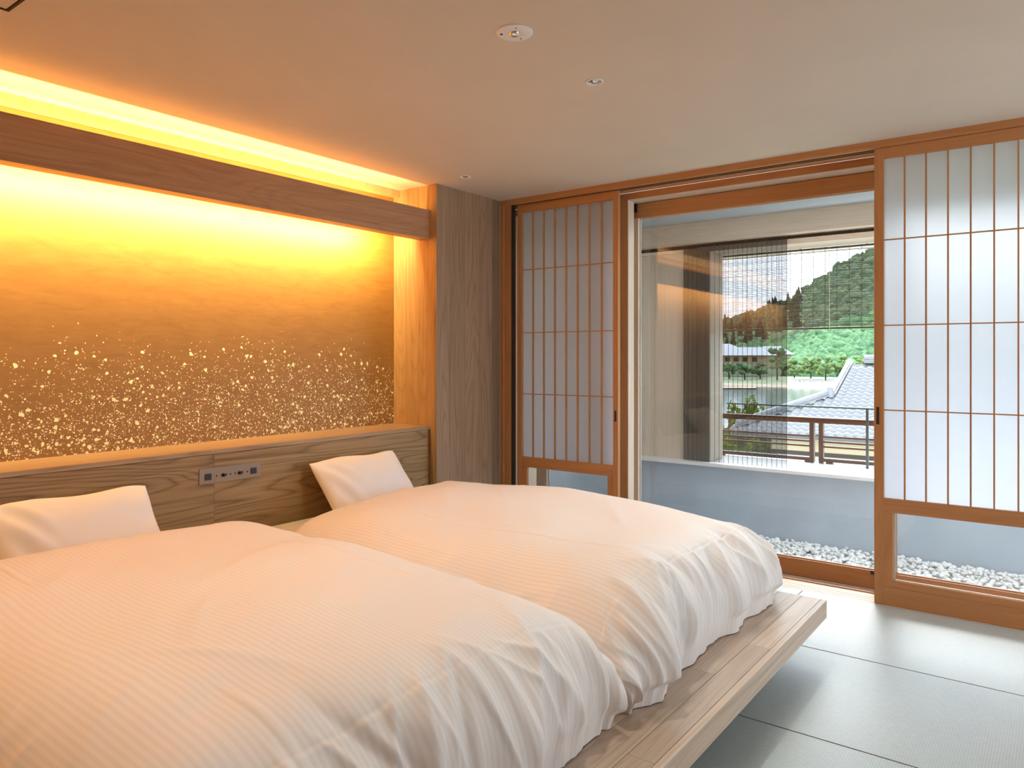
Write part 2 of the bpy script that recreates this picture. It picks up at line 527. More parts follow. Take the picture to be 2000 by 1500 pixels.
cei = structure(B(-3.8, XR + 0.1, YB - 0.1, YW, CEIL, CEIL + 0.1).build('ceiling', 'ceiling_paint'), 'smooth warm plaster ceiling')
wl = structure(B(XG - 0.12, XG - 0.001, YB, YN + 0.05, 0, CEIL).build('wall_left', 'wall_plaster'), 'wall behind the gold-dusted panel')
wr = sempty('wall_right', (XR, 1.5, 0), 'plaster wall around a window opening added for daylight')
WR0, WR1, WRZ = 2.5, 3.95, 2.15
B(XR, XR + 0.1, WR1, YW + 0.3, 0, CEIL).build('wall_piece', 'wall_plaster', wr)
B(XR, XR + 0.1, YB - 0.1, WR0, 0, CEIL).build('wall_piece', 'wall_plaster', wr)
B(XR, XR + 0.1, WR0, WR1, WRZ, CEIL).build('wall_piece', 'wall_plaster', wr)
w4 = sempty('added_side_window', (XR, 1.6, 0), 'unseen window added in the side wall for daylight')  # opening added out of view to fill the room with daylight
for a_, b_ in ((WR0, WR0 + 0.05), (3.12, 3.18), (WR1 - 0.05, WR1)):
    B(XR + 0.02, XR + 0.07, a_, b_, 0.0, WRZ).build('stile', 'pale_z', w4)
B(XR + 0.02, XR + 0.07, WR0, WR1, -0.05, 0.06).build('bottom_rail', 'pale_x', w4)
structure(B(-3.8, XR, YB - 0.1, YB, 0, CEIL).build('wall_back', 'wall_plaster'), 'plaster wall')

# gold panel: three sheets with fine seams
gp = thing('gold_panel', 'gold lacquer wall panel dusted with gold leaf flakes above the headboard', 'wall panel', (XG, 1.0, 0.83))
for y0, y1 in ((-2.2, 1.08), (1.08, 3.20), (3.20, YN)):
    B(XG, XG + 0.006, y0, y1, 0.83, CEIL - 0.046).build('panel_sheet', 'gold_panel', gp)
tr1 = structure(B(XG + 0.007, XG + 0.065, -2.2, YN, CEIL - 0.045, CEIL - 0.0005).build('trim_1', 'niche_z'), 'timber trim between gold panel and ceiling')

# timber column at the niche end: boards on the room face, boards on the niche return
col = sempty('wall_pier', (XW, 3.8, 0), 'timber clad pier between bed niche and sliding screens')
B(-3.75, XW - 0.021, YN + 0.021, YW, 0, CEIL).build('core', 'dark_gap', col)
cy = [YN, 3.645, 3.80, 3.955, 4.10, YW]
for i in range(5):
    B(XW - 0.02, XW, cy[i] + 0.0006, cy[i + 1] - 0.0006, 0, CEIL).build('plank', 'column_z', col)
cx = [XW - 0.0205, -3.41, -3.53, XG + 0.0065]
for i in range(3):
    B(cx[i + 1] + 0.0005, cx[i] - 0.0005, YN + 0.0005, YN + 0.02, 0.0, CEIL).build('plank', 'niche_z', col)

# ------------------------------------------------------------------ headboard
hb = thing('headboard', 'long oak headboard with ledge, wall to wall behind both beds', 'headboard', (XB, 1.0, 0))
for y0, y1 in ((-2.2, 0.2), (0.2, 2.0), (2.0, YN - 0.012)):
    B(XB - 0.02, XB, y0 + 0.0006, y1 - 0.0006, 0.0, 0.806).build('front_panel', 'headboard_y', hb)
B(XG, XB + 0.004, -2.2, YN - 0.002, 0.808, 0.83).build('ledge', 'ash_y', hb, bevel=0.002)
# outlet strip
op = thing('outlet_strip', 'brushed outlet strip with two switches set in the headboard', 'outlet', (XB, 2.09, 0.70))
obj('plate', B(XB, XB + 0.004, 1.92, 2.256, 0.667, 0.742).mesh('plate', bevel=0.001), 'plate_metal', op)
for yc in (1.965, 2.214):
    obj('socket', B(XB + 0.004, XB + 0.007, yc - 0.017, yc + 0.017, 0.685, 0.716).mesh('socket', bevel=0.001), 'black_plastic', op)
for yc in (2.045, 2.135):
    kn = obj('switch_knob', MB().cyl((XB + 0.004, yc, 0.70), (XB + 0.016, yc, 0.70), 0.009, 0.007, 16).mesh('switch_knob', True), 'black_plastic', op)
    obj('pointer', B(XB + 0.016, XB + 0.018, yc - 0.002, yc + 0.012, 0.698, 0.708).mesh('pointer'), 'black_plastic', kn)
for yc in (2.01, 2.085, 2.11, 2.178):
    obj('indicator', MB().cyl((XB + 0.004, yc, 0.70), (XB + 0.0055, yc, 0.70), 0.004, 0.004, 10).mesh('indicator'), 'brown_timber', op)

# ------------------------------------------------------------------ light beam
BZ0, BZ1 = 2.046, 2.236
beam = thing('cove_light_beam', 'oak cove beam hiding warm strip lamps above the bed', 'cove light', (XB, 1.0, BZ0))
B(XB - 0.035, XB, -2.2, YN - 0.001, BZ0, BZ1).build('fascia', 'beam_y', beam, bevel=0.0015)
B(XB - 0.085, XB - 0.0355, -2.2, YN - 0.001, BZ0, BZ1 - 0.115).build('light_shelf', 'beam_y', beam)
B(XB - 0.060, XB - 0.040, -2.19, YN - 0.01, BZ1 - 0.1145, BZ1 - 0.108).build('strip_lamp', 'led_strip', beam)
B(XB - 0.0975, XB - 0.0855, -2.19, YN - 0.01, BZ0 + 0.02, BZ0 + 0.05).build('strip_lamp', 'led_strip', beam)
def strip_light(name, loc, rot, sx, sy, energy):
    ld = bpy.data.lights.new(name, 'AREA'); ld.shape = 'RECTANGLE'; ld.size = sx; ld.size_y = sy
    ld.energy = energy; ld.color = LED_COL
    lo = bpy.data.objects.new(name, ld); COL.objects.link(lo)
    lo.location = loc; lo.rotation_euler = rot
    lo.parent = beam; lo.location = Vector(loc) - Vector(beam.location)
    return lo
LY = (3.36 - 2.2) / 2; LL = 3.36 + 2.18
strip_light('strip_lamp_glow_up', (XB - 0.048, LY, BZ1 - 0.104), (math.pi, 0, 0), 0.014, LL, LED_UP)
strip_light('strip_lamp_glow_down', (XB - 0.101, LY, BZ0 + 0.035), (0, math.radians(76), 0), 0.012, LL, LED_DOWN)

# ------------------------------------------------------------------ ceiling fittings
def recess_light(x, y, d, label, lit=True):
    t = thing('downlight', label, 'downlight', (x, y, CEIL), 'ceiling downlights')
    r = d / 2
    obj('trim_ring', MB().lathe([(r, 0.0), (r, -0.003), (r * 0.86, -0.004), (r * 0.80, 0.0)], (x, y, CEIL - 0.0005), 40).mesh('trim_ring', True), 'white_plastic', t)
    obj('reflector', MB().lathe([(r * 0.80, -0.0008), (r * 0.45, -0.0012), (r * 0.30, -0.006), (0.001, -0.008)], (x, y, CEIL), 40).mesh('reflector', True), 'chrome', t)
    if not lit: return t
    ld = bpy.data.lights.new('downlight_lamp', 'SPOT'); ld.energy = DOWN_W; ld.color = (1.0, 0.96, 0.84)
    ld.spot_size = math.radians(125); ld.spot_blend = 0.9; ld.shadow_soft_size = 0.03
    lo = bpy.data.objects.new('downlight_lamp', ld); COL.objects.link(lo); lo.parent = t; lo.location = (0, 0, -0.02)
    return t
recess_light(-1.53, 2.60, 0.072, 'small silver downlight in the ceiling above the beds')
recess_light(-2.98, 3.49, 0.068, 'small silver downlight in the ceiling next to the timber pier', False)
recess_light(-1.53, 0.95, 0.072, 'unseen downlight added to brighten the bed away from the window')  # lamp added out of frame to lift the bed
em = thing('emergency_light', 'round white emergency light with clear lens on the ceiling', 'ceiling light', (-1.519, 2.04, CEIL))
obj('cover', MB().lathe([(0.0635, 0), (0.0635, -0.003), (0.060, -0.0055), (0.026, -0.0065), (0.022, -0.004), (0.0005, -0.004)], (-1.519, 2.04, CEIL), 48).mesh('cover', True), 'white_plastic', em)
obj('lens', MB().lathe([(0.019, -0.004), (0.017, -0.010), (0.010, -0.014), (0.0005, -0.015)], (-1.519, 2.04, CEIL), 32).mesh('lens', True), 'chrome', em)
obj('test_button', MB().lathe([(0.005, -0.0055), (0.005, -0.0075), (0.0003, -0.0075)], (-1.557, 2.015, CEIL), 16).mesh('test_button', True), 'black_plastic', em)
obj('indicator', MB().lathe([(0.003, -0.006), (0.003, -0.008), (0.0003, -0.008)], (-1.523, 2.083, CEIL), 12).mesh('indicator', True), 'plate_metal', em)
obj('screw', MB().lathe([(0.003, -0.006), (0.003, -0.0075), (0.0003, -0.0075)], (-1.487, 2.005, CEIL), 12).mesh('screw', True), 'plate_metal', em)
ha = thing('ceiling_hatch', 'square access hatch with metal rim in the ceiling', 'hatch', (-2.5, 0.7, CEIL))
hx0, hx1, hy0, hy1 = -2.73, -2.28, 0.48, 0.93
obj('lid', B(hx0 + 0.012, hx1 - 0.012, hy0 + 0.012, hy1 - 0.012, CEIL - 0.004, CEIL - 0.0005).mesh('lid'), 'ceiling_paint', ha)
for a in ((hx0, hx1, hy0, hy0 + 0.008), (hx0, hx1, hy1 - 0.008, hy1), (hx0, hx0 + 0.008, hy0 + 0.008, hy1 - 0.008), (hx1 - 0.008, hx1, hy0 + 0.008, hy1 - 0.008)):
    obj('rim', B(*a, CEIL - 0.006, CEIL - 0.0005).mesh('rim'), 'brown_timber', ha)

# ------------------------------------------------------------------ bed platform
PZ = 0.22
PX, PY = -0.83, 3.393
pf = thing('bed_platform', 'low floating plank platform of daylight-paled ash carrying both beds', 'bed platform', (-2.0, 1.5, 0))
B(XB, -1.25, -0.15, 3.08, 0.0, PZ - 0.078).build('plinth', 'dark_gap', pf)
B(XB, PX - 0.025, -0.35, PY - 0.002, PZ - 0.076, PZ - 0.021).build('deck', 'daylit_ash_y', pf)
B(PX - 0.024, PX, -0.35, PY, PZ - 0.076, PZ - 0.0002).build('front_edge', 'daylit_ash_y', pf, bevel=0.002)
rows = [(PX - 0.0245, -0.934), (-0.935, -1.034), (-1.035, -1.134), (-1.135, -1.234)]
offs = [(2.70, 0.941), (2.373, 0.93), (3.05, 0.94), (2.60, 0.94)]
for (xa, xb), (ya, st) in zip(rows, offs):
    cuts = [PY]; y = ya
    while y > -0.35:
        cuts.append(y); y -= st
    cuts.append(-0.35)
    for i in range(len(cuts) - 1):
        B(xb + 0.0004, xa - 0.0004, cuts[i + 1] + 0.0005, cuts[i] - 0.0005, PZ - 0.020, PZ).build('plank', 'daylit_ash_y', pf, bevel=0.0006)
B(XB, -1.2345, -0.35, PY - 0.001, PZ - 0.0208, PZ - 0.0005).build('centre_board', 'daylit_ash_y', pf)

# ------------------------------------------------------------------ bedding
def fbm(x, y, sc, seed, octv=3):
    """smooth value noise on numpy grids"""
    out = np.zeros_like(x); amp = 1.0; tot = 0
    r = np.random.default_rng(seed)
    for o in range(octv):
        g = r.standard_normal((64, 64))
        xx = (x * sc * 2 ** o + 13.7 * (o + 1)) % 63; yy = (y * sc * 2 ** o + 5.1 * (o + 1)) % 63
        i = xx.astype(int); j = yy.astype(int); fx = xx - i; fy = yy - j
        fx = fx * fx * (3 - 2 * fx); fy = fy * fy * (3 - 2 * fy)
        i2 = (i + 1) % 64; j2 = (j + 1) % 64
        out += amp * ((g[i, j] * (1 - fx) + g[i2, j] * fx) * (1 - fy) + (g[i, j2] * (1 - fx) + g[i2, j2] * fx) * fy)
        tot += amp; amp *= 0.5
    return out / tot

def side(e, S, D):
    """inset and height (0..1) of the rounded quilt edge, e metres of cloth in from the hem"""
    th = np.clip(e / S, 0, 1) * (math.pi / 2)
    g = np.sin(th) ** 0.66
    ins = D * (1 - np.cos(th) ** 0.85) + np.maximum(e - S, 0)
    return ins, g

def duvet(name, label, x0, x1, y0, y1, H, seed, z0=PZ + 0.004, dn0=0.40, dn1=0.40, foot_d=0.32, crown=0.03, group=None, skew=0.0, g_w=None):
    nu, nv = 440, 340
    S_f, S_h, S_0, S_1 = 0.48, 0.34, 0.46, 0.46
    D_f, D_h = foot_d, 0.24
    Lu = (x1 - x0) - D_f - D_h + S_f + S_h
    Lv = (y1 - y0) - dn0 - dn1 + S_0 + S_1
    # cloth coordinates, finer towards the hems
    def spread(n):
        t = np.linspace(0, 1, n); return t - 0.06 * np.sin(2 * math.pi * t) * 0.8
    su = spread(nu) * Lu; sv = spread(nv) * Lv
    U, V = np.meshgrid(su, sv, indexing='ij')
    ih, gh = side(U, S_h, D_h); jf, gf = side(Lu - U, S_f, D_f)
    i0, g0 = side(V, S_0, dn0); i1, g1 = side(Lv - V, S_1, dn1)
    X = np.where(U < Lu * 0.45, x0 + ih, x1 - jf)
    Y = np.where(V < Lv * 0.5, y0 + i0, y1 - i1)
    G = gh * gf * g0 * g1
    Z = z0 + H * G ** 0.92
    cu = np.sin(np.clip(U / Lu, 0, 1) * math.pi) ; cv = np.sin(np.clip(V / Lv, 0, 1) * math.pi)
    Z += crown * cu * cv
    # rounded plan corners
    cf = (1 - gf) * ((1 - g0) + (1 - g1))
    X -= 0.05 * cf
    Y += 0.06 * (1 - gf) * ((1 - g0) - (1 - g1))
    Y += skew * (0.5 - U / Lu) * (g_w(V / Lv))
    # normals of the base form
    P = np.stack([X, Y, Z], -1)
    def normals(P):
        du = np.gradient(P, axis=0); dv = np.gradient(P, axis=1)
        n = np.cross(du, dv); n /= np.linalg.norm(n, axis=-1, keepdims=True) + 1e-9
        return n
    n = normals(P)
    r = np.random.default_rng(seed)
    d = np.zeros_like(U)
    # soft filling
    d += 0.020 * fbm(U, V, 2.2, seed, 1) * np.clip(G * 1.4, 0, 1)
    d += 0.0030 * fbm(U * 1.0 + V * 0.5, V * 0.6, 6.0, seed + 1, 2)
    # loose wrinkles lying on top
    for k_ in range(14):
        uc, vc = r.uniform(0.1, 0.85) * Lu, r.uniform(0.08, 0.92) * Lv
        an = r.uniform(0, math.pi); ln = r.uniform(0.12, 0.32); wd = r.uniform(0.014, 0.03)
        p_ = (U - uc) * math.cos(an) + (V - vc) * math.sin(an); q_ = -(U - uc) * math.sin(an) + (V - vc) * math.cos(an)
        q_ = q_ + 0.07 * p_ ** 2 / ln
        d += r.uniform(0.0015, 0.0042) * np.exp(-(p_ / ln) ** 2 - (q_ / wd) ** 2)
    # gathered folds on the hanging edges
    def folds(e, s, L, count, reach, amp, wid=0.024):
        out = np.zeros_like(e)
        win = np.clip(e / 0.05, 0.35, 1) * np.exp(-(np.maximum(e - reach * 0.55, 0) / (reach * 0.35)) ** 2)
        c = np.linspace(0.03, 0.97, count) * L + r.normal(0, L / count * 0.25, count)
        for ck in c:
            sl = r.normal(0, 0.30); w = abs(r.normal(wid, wid * 0.4)) + wid * 0.35
            a = amp * r.uniform(0.35, 1.0) * (1 if r.random() < 0.62 else -0.8)
            rk = reach * r.uniform(0.6, 1.2)
            dd = s - (ck + sl * (e - reach * 0.4) + 0.015 * np.sin(e * 14 + ck * 9))
            ww = w * (0.7 + 1.0 * np.clip(1 - e / rk, 0, 1))
            shape = np.exp(-np.abs(dd / ww) ** 1.35)
            tail = np.clip(1 - (e / rk) ** 2, 0, 1)
            out += a * shape * tail
        return out * np.clip(win * 1.5, 0, 1)
    d += folds(Lu - U, V, Lv, 20, 0.46, 0.038)
    d += folds(Lu - U, V, Lv, 38, 0.36, 0.017, 0.011)
    d += folds(Lv - V, U, Lu, 15, 0.34, 0.014) * np.clip(gf * 1.2, 0, 1)
    d += folds(V, U, Lu, 15, 0.34, 0.012) * np.clip(gf * 1.2, 0, 1)
    d += folds(U, V, Lv, 9, 0.24, 0.008)
    # pressed creases and the border seam
    e_f = Lu - U
    wob = 0.006 * fbm(U, V, 4, seed + 5, 1)
    seam = e_f - 0.30 + wob
    d += (-0.0035 * np.exp(-(seam / 0.006) ** 2) + 0.0025 * np.exp(-((seam + 0.014) / 0.010) ** 2)) * np.clip(0.55 + fbm(U * 0, V, 3.0, seed + 11, 1), 0.45, 1)
    cr = V - Lv * 0.30 + wob * 0.5
    d += 0.004 * np.exp(-(cr / 0.007) ** 2) * np.clip(fbm(U, V * 0, 2.2, seed + 8, 1) * 1.5 + 0.4, 0, 1)
    cr = V - Lv * 0.74 + wob * 0.5
    d += 0.0028 * np.exp(-(cr / 0.007) ** 2) * np.clip(fbm(U, V * 0, 2.6, seed + 9, 1) * 1.5 + 0.3, 0, 1)
    P = P + n * d[..., None]
    P[..., 2] = np.maximum(P[..., 2], z0 - 0.003)
    # hem tucks slightly under
    for e, ax, sg in ((Lu - U, 0, -1), (V, 1, 1), (Lv - V, 1, -1)):
        P[..., ax] += sg * 0.028 * np.exp(-e / 0.03)
    verts = P.reshape(-1, 3)
    idx = np.arange(nu * nv).reshape(nu, nv)
    faces = np.stack([idx[:-1, :-1], idx[1:, :-1], idx[1:, 1:], idx[:-1, 1:]], -1).reshape(-1, 4)
    me = bpy.data.meshes.new(name)
    me.vertices.add(len(verts)); me.vertices.foreach_set('co', verts.ravel())
    me.loops.add(faces.size); me.loops.foreach_set('vertex_index', faces.ravel())
    me.polygons.add(len(faces))
    me.polygons.foreach_set('loop_start', np.arange(0, faces.size, 4)); me.polygons.foreach_set('loop_total', np.full(len(faces), 4))
    me.polygons.foreach_set('use_smooth', np.ones(len(faces), bool))
    uvl = me.uv_layers.new(name='UVMap')
    uvs = np.stack([U.ravel(), V.ravel()], -1)[faces.ravel()]
    uvl.data.foreach_set('uv', uvs.ravel().astype(np.float32))
    me.update(calc_edges=True); me.validate()
    o = obj(name, me, 'duvet_cloth')
    return tag(o, label, 'duvet', group)

duvet('duvet', 'puffy white striped duvet on the bed beside the window', -3.00, -1.005, 2.005, 3.375, 0.345, 21, crown=0.035, dn0=0.34, dn1=0.30, skew=0.20, g_w=lambda q: 1 - q)
duvet('duvet', 'puffy white striped duvet on the bed away from the window', -3.00, -1.015, 0.50, 1.985, 0.35, 5, crown=0.035, dn0=0.30, dn1=0.30, skew=0.20, g_w=lambda q: q)

def mattress(label, y0, y1):
    bm = bmesh.new()
    r = bmesh.ops.create_cube(bm, size=1.0)
    for v in bm.verts:
        v.co = Vector(((-3.29 if v.co.x < 0 else -1.22), (y0 if v.co.y < 0 else y1), (PZ + 0.001 if v.co.z < 0 else 0.415)))
    bmesh.ops.bevel(bm, geom=list(bm.edges), offset=0.05, segments=4, affect='EDGES')
    me = bpy.data.meshes.new('mattress'); bm.to_mesh(me); bm.free()
    me.polygons.foreach_set('use_smooth', [True] * len(me.polygons))
    o = obj('mattress', me, 'mattress_cloth'); tag(o, label, 'mattress')
mattress('white mattress under the duvet beside the window', 2.12, 3.20)
mattress('white mattress under the duvet away from the window', 0.62, 1.88)

def pillow(label, yc, seed, flat=0.0):
    n = 72
    u = np.linspace(-1, 1, n); U, V = np.meshgrid(u, u, indexing='ij')       # U across (y), V up
    W, Hh, T = 0.32, 0.225, 0.085
    pinch = 1 - 0.045 * (U ** 2) * (V ** 2)
    prof = np.clip((1 - np.abs(U) ** 2.6), 0, 1) ** 0.5 * np.clip((1 - np.abs(V) ** 2.4), 0, 1) ** 0.5
    nz = fbm(U + 1, V + 1, 1.6, seed, 2)
    cornerfold = (np.exp(-((U + 0.72) / 0.26) ** 2) * np.sin((V * 0.9 + U * 1.9) * 9.0) * 0.011 + np.exp(-((U - 0.8) / 0.2) ** 2) * np.sin((V * 1.2 - U * 1.5) * 7.0) * 0.007)
    vs, fs = [], []
    for sgn in (1, -1):
        a = U * W * (1 - 0.075 * (1 - V ** 2)) * (1 - 0.03 * (U * V) ** 4); b_ = V * Hh * (1 - 0.055 * (1 - U ** 2)) * (1 - 0.05 * (U * V) ** 4)
        b_ = b_ + 0.006 * np.sin(U * 5 + seed)
        c_ = sgn * (T * prof * (1 + 0.10 * nz) + cornerfold * prof)
        i = len(vs)
        vs += list(zip(a.ravel(), b_.ravel(), c_.ravel()))
        idx = np.arange(n * n).reshape(n, n) + i
        q = np.stack([idx[:-1, :-1], idx[1:, :-1], idx[1:, 1:], idx[:-1, 1:]], -1).reshape(-1, 4)
        fs += [tuple(int(k) for k in (row if sgn > 0 else row[::-1])) for row in q]
    # lean against the headboard: local (across=y, up, thick)
    lean = math.radians(50)
    up = Vector((-math.cos(lean), 0, math.sin(lean))); th = Vector((math.sin(lean), 0, math.cos(lean)))
    c = Vector((-3.115, yc, 0.545))
    pts = [tuple(c + Vector((0, 1, 0)) * a + up * b_ + th * t_) for a, b_, t_ in vs]
    me = bpy.data.meshes.new('pillow'); me.from_pydata(pts, [], fs)
    bm = bmesh.new(); bm.from_mesh(me); bmesh.ops.remove_doubles(bm, verts=bm.verts, dist=0.0008)
    bmesh.ops.recalc_face_normals(bm, faces=bm.faces); bm.to_mesh(me); bm.free()
    me.polygons.foreach_set('use_smooth', [True] * len(me.polygons))
    o = obj('pillow', me, 'pillow_cloth'); tag(o, label, 'pillow', 'white pillows')
pillow('white pillow against the headboard on the bed beside the window', 2.825, 3)
pillow('white pillow against the headboard on the bed away from the window', 1.325, 4)

# ------------------------------------------------------------------ window wall: trims, jambs, sill
structure(B(-3.25, XR, YW + 0.0, YW + 0.165, 2.362, CEIL).build('trim_2', 'cedar_x'), 'timber head rail above the sliding screens')
hd = sempty('trim_3', (0, 4.4, 2.3), 'stepped timber window head')
B(-3.25, XR, 4.355, 4.60, 2.318, 2.361).build('head_board', 'cedar_x', hd)
B(-3.25, XR, 4.358, 4.598, 2.3155, 2.3178).build('lit_underside', 'pale_x', hd)  # pale sheet paints window light onto the head board's underside
B(-3.25, XR, YW + 0.031, YW + 0.034, 2.3575, 2.3618).build('groove', 'dark_gap', hd)
B(-3.25, XR, YW + 0.062, YW + 0.065, 2.3575, 2.3618).build('groove', 'dark_gap', hd)
structure(B(-3.26, XR, 4.60, 4.625, 2.31, 2.55).build('wall_window', 'soffit_paint'), 'wall above the windows')
structure(B(-3.75, XW - 0.0, YW + 0.001, 4.70, -0.12, CEIL).build('wall_end', 'pale_z'), 'wall end beside the windows')
# corner trims beside the pier
ct = sempty('trim_4', (-3.2, 4.2, 0), 'slim corner posts beside the sliding screen')
B(XW + 0.0005, XW + 0.028, YW + 0.002, YW + 0.05, 0, 2.3615).build('post', 'cedar_z', ct)
B(XW + 0.029, -3.165, YW + 0.014, YW + 0.05, 0, 2.3615).build('post', 'cedar_z', ct)
B(-3.164, -3.135, YW + 0.02, YW + 0.035, 0, 2.3615).build('shadow_gap', 'dark_gap', ct)
# window posts
wp = sempty('trim_5', (-2.34, 4.4, 0), 'timber window post beside the paper screen')
B(-2.42, -2.313, 4.355, 4.445, 0, 2.317).build('post', 'cedar_z', wp)
B(-2.3125, -2.309, 4.36, 4.44, 0, 2.317).build('lit_reveal', 'pale_z', wp)  # daylight on the post's side face, painted as a pale strip
# sill with running grooves
si = sempty('trim_6', (-1.5, 4.35, 0), 'pale timber sill with running grooves under the screens')
for i, (a, b_) in enumerate(((4.192, 4.219), (4.224, 4.250), (4.255, 4.285), (4.290, 4.36))):
    B(-3.24, XR, a, b_, -0.05, -0.001).build('sill_strip', 'pale_x', si)
B(-3.24, XR, 4.192, 4.37, -0.06, -0.0505).build('sill_base', 'cedar_x', si)
B(-3.24, XR, 4.361, 4.385, -0.05, 0.004).build('sill_lip', 'cedar_x', si)
B(-3.24, XR, 4.386, 4.475, -0.05, -0.018).build('track', 'aluminium', si)
B(-3.24, XR, 4.476, 4.60, -0.08, -0.012).build('outer_track', 'aluminium', si)

# glazed sashes
def sash(name, x0, x1, left_stile, right_stile, label, brackets=()):
    w = sempty(name, ((x0 + x1) / 2, 4.5, 0), label)
    za, zb, zc, zd = -0.010, 0.089, 2.216, 2.312
    B(x0, x1, 4.49, 4.535, za, zb).build('bottom_rail', 'cedar_x', w, bevel=0.002)
    B(x0, x1, 4.49, 4.535, zc, zd).build('top_rail', 'cedar_x', w, bevel=0.002)
    B(x0, x0 + left_stile, 4.49, 4.535, zb, zc).build('stile', 'pale_z', w)
    B(x1 - right_stile, x1, 4.49, 4.535, zb, zc).build('stile', 'pale_z', w)
    ga, gb = x0 + left_stile, x1 - right_stile
    B(ga, gb, 4.512, 4.52, zc - 0.008, zc).build('glazing_bead', 'aluminium', w)
    B(ga, gb, 4.505, 4.52, zb, zb + 0.006).build('glazing_bead', 'cedar_x', w)
    B(ga, ga + 0.008, 4.512, 4.52, zb + 0.0065, zc - 0.0085).build('glazing_bead', 'aluminium', w)
    MB().quad((ga, 4.522, zb), (gb, 4.522, zb), (gb, 4.522, zc), (ga, 4.522, zc)).build('pane', 'window_glass', w)
    for bx, bz0, bz1, wd in brackets:
        br = obj('corner_bracket', B(bx - wd, bx + wd, 4.478, 4.4895, bz0, bz1).mesh('corner_bracket', bevel=0.0015), 'black_plastic', w)
    return w
sash('window_1', -2.345, -0.80, 0.042, 0.05, 'wide glazed sash with timber rails between the paper screens',
     ((-2.322, 2.255, 2.312, 0.011), (-0.835, 2.262, 2.30, 0.011), (-0.850, 0.070, 0.092, 0.016), (-0.826, -0.008, 0.098, 0.004)))
sash('window_2', -0.795, 1.15, 0.05, 0.05, 'wide glazed sash behind the large paper screen')
sash('window_3', -3.14, -2.42, 0.09, 0.05, 'narrow glazed sash behind the paper screen by the pier')
structure(B(1.15, XR + 0.1, 4.48, 4.60, -0.02, 2.33).build('wall_outer', 'wall_plaster'), 'plaster wall beside the windows')

# ------------------------------------------------------------------ shoji
def shoji(label, x0, x1, yf, st_l, st_r, bays, z_top=2.36, z_pt=2.305, z_pb=0.55, z_gt=0.478, z_gb=0.128, hz=(1.885, 1.443, 1.005)):
    t = thing('shoji_screen', label, 'sliding screen', ((x0 + x1) / 2, yf, 0), 'shoji screens')
    yb = yf + 0.030
    B(x0, x0 + st_l, yf, yb, 0.001, z_top).build('stile', 'cedar_z', t, bevel=0.0015)
    B(x1 - st_r, x1, yf, yb, 0.001, z_top).build('stile', 'cedar_z', t, bevel=0.0015)
    a, b_ = x0 + st_l, x1 - st_r
    B(a + 0.0003, b_ - 0.0003, yf + 0.001, yb, z_pt, z_top).build('top_rail', 'cedar_x', t)
    # glazed lower light: mitred frame
    fw = 0.042
    B(a + 0.0003, b_ - 0.0003, yf + 0.001, yb, z_gt + fw * 0.55, z_pb).build('middle_rail', 'cedar_x', t)
    B(a + 0.0003, b_ - 0.0003, yf + 0.001, yb, 0.001, z_gb - fw * 0.8).build('bottom_rail', 'cedar_x', t)
    zt, zb_ = z_gt + fw * 0.55 - 0.0005, z_gb - fw * 0.8 + 0.0005
    ia, ib, iz, jz = a + fw, b_ - fw, z_gt, z_gb
    fr = obj('light_frame', MB().prism([(a, zt), (b_, zt), (ib, iz), (ia, iz)], yf + 0.003, yb - 0.002).mesh('light_frame'), 'cedar_x', t)
    obj('frame_side', MB().prism([(a, zt), (ia, iz), (ia, jz), (a, zb_)], yf + 0.003, yb - 0.002).mesh('frame_side'), 'cedar_z', fr)
    obj('frame_side', MB().prism([(b_, zt), (b_, zb_), (ib, jz), (ib, iz)], yf + 0.003, yb - 0.002).mesh('frame_side'), 'cedar_z', fr)
    obj('frame_base', MB().prism([(a, zb_), (ia, jz), (ib, jz), (b_, zb_)], yf + 0.003, yb - 0.002).mesh('frame_base'), 'cedar_x', fr)
    obj('bead', B(ia, ia + 0.010, yf + 0.016, yf + 0.020, jz, iz).mesh('bead'), 'pale_z', fr)
    obj('bead', B(ia + 0.0105, ib, yf + 0.012, yf + 0.020, jz, jz + 0.008).mesh('bead'), 'pale_x', fr)
    MB().quad((ia, yf + 0.022, jz), (ib, yf + 0.022, jz), (ib, yf + 0.022, iz), (ia, yf + 0.022, iz)).build('pane', 'shoji_glass', t)
    # paper and lattice
    MB().quad((a, yf + 0.022, z_pb), (b_, yf + 0.022, z_pb), (b_, yf + 0.022, z_pt), (a, yf + 0.022, z_pt)).build('paper', 'shoji_paper', t)
    w = (b_ - a) / bays
    k0 = B(a + w - 0.0035, a + w + 0.0035, yf + 0.006, yf + 0.0205, z_pb, z_pt).build('lattice_bar', 'cedar_z', t)
    for i in range(2, bays):
        copy_part(k0, t, (w * (i - 1), 0, 0))
    h0 = B(a, b_, yf + 0.0085, yf + 0.0195, hz[0] - 0.003, hz[0] + 0.003).build('cross_bar', 'cedar_x', t)
    for z in hz[1:]:
        copy_part(h0, t, (0, 0, z - hz[0]))
    return t, yb
s1, _ = shoji('small paper sliding screen beside the timber pier', -3.127, -2.316, 4.232, 0.037, 0.037, 8, z_pb=0.572, z_gt=0.50, z_gb=0.13, hz=(1.897, 1.451, 1.018))
obj('finger_pull', B(-2.342, -2.328, 4.2305, 4.233, 0.86, 0.93).mesh('finger_pull', bevel=0.0005), 'brown_timber', s1)
s2, _ = shoji('large paper sliding screen beside the open view of the garden', -0.794, 0.06, 4.2, 0.044, 0.044, 8)
obj('finger_pull', B(-0.784, -0.770, 4.1985, 4.201, 0.93, 1.02).mesh('finger_pull', bevel=0.0005), 'brown_timber', s2)
structure(B(0.061, XR, 4.235, 4.30, 0, 2.361).build('wall_infill', 'wall_plaster'), 'plaster wall beside the large paper screen')

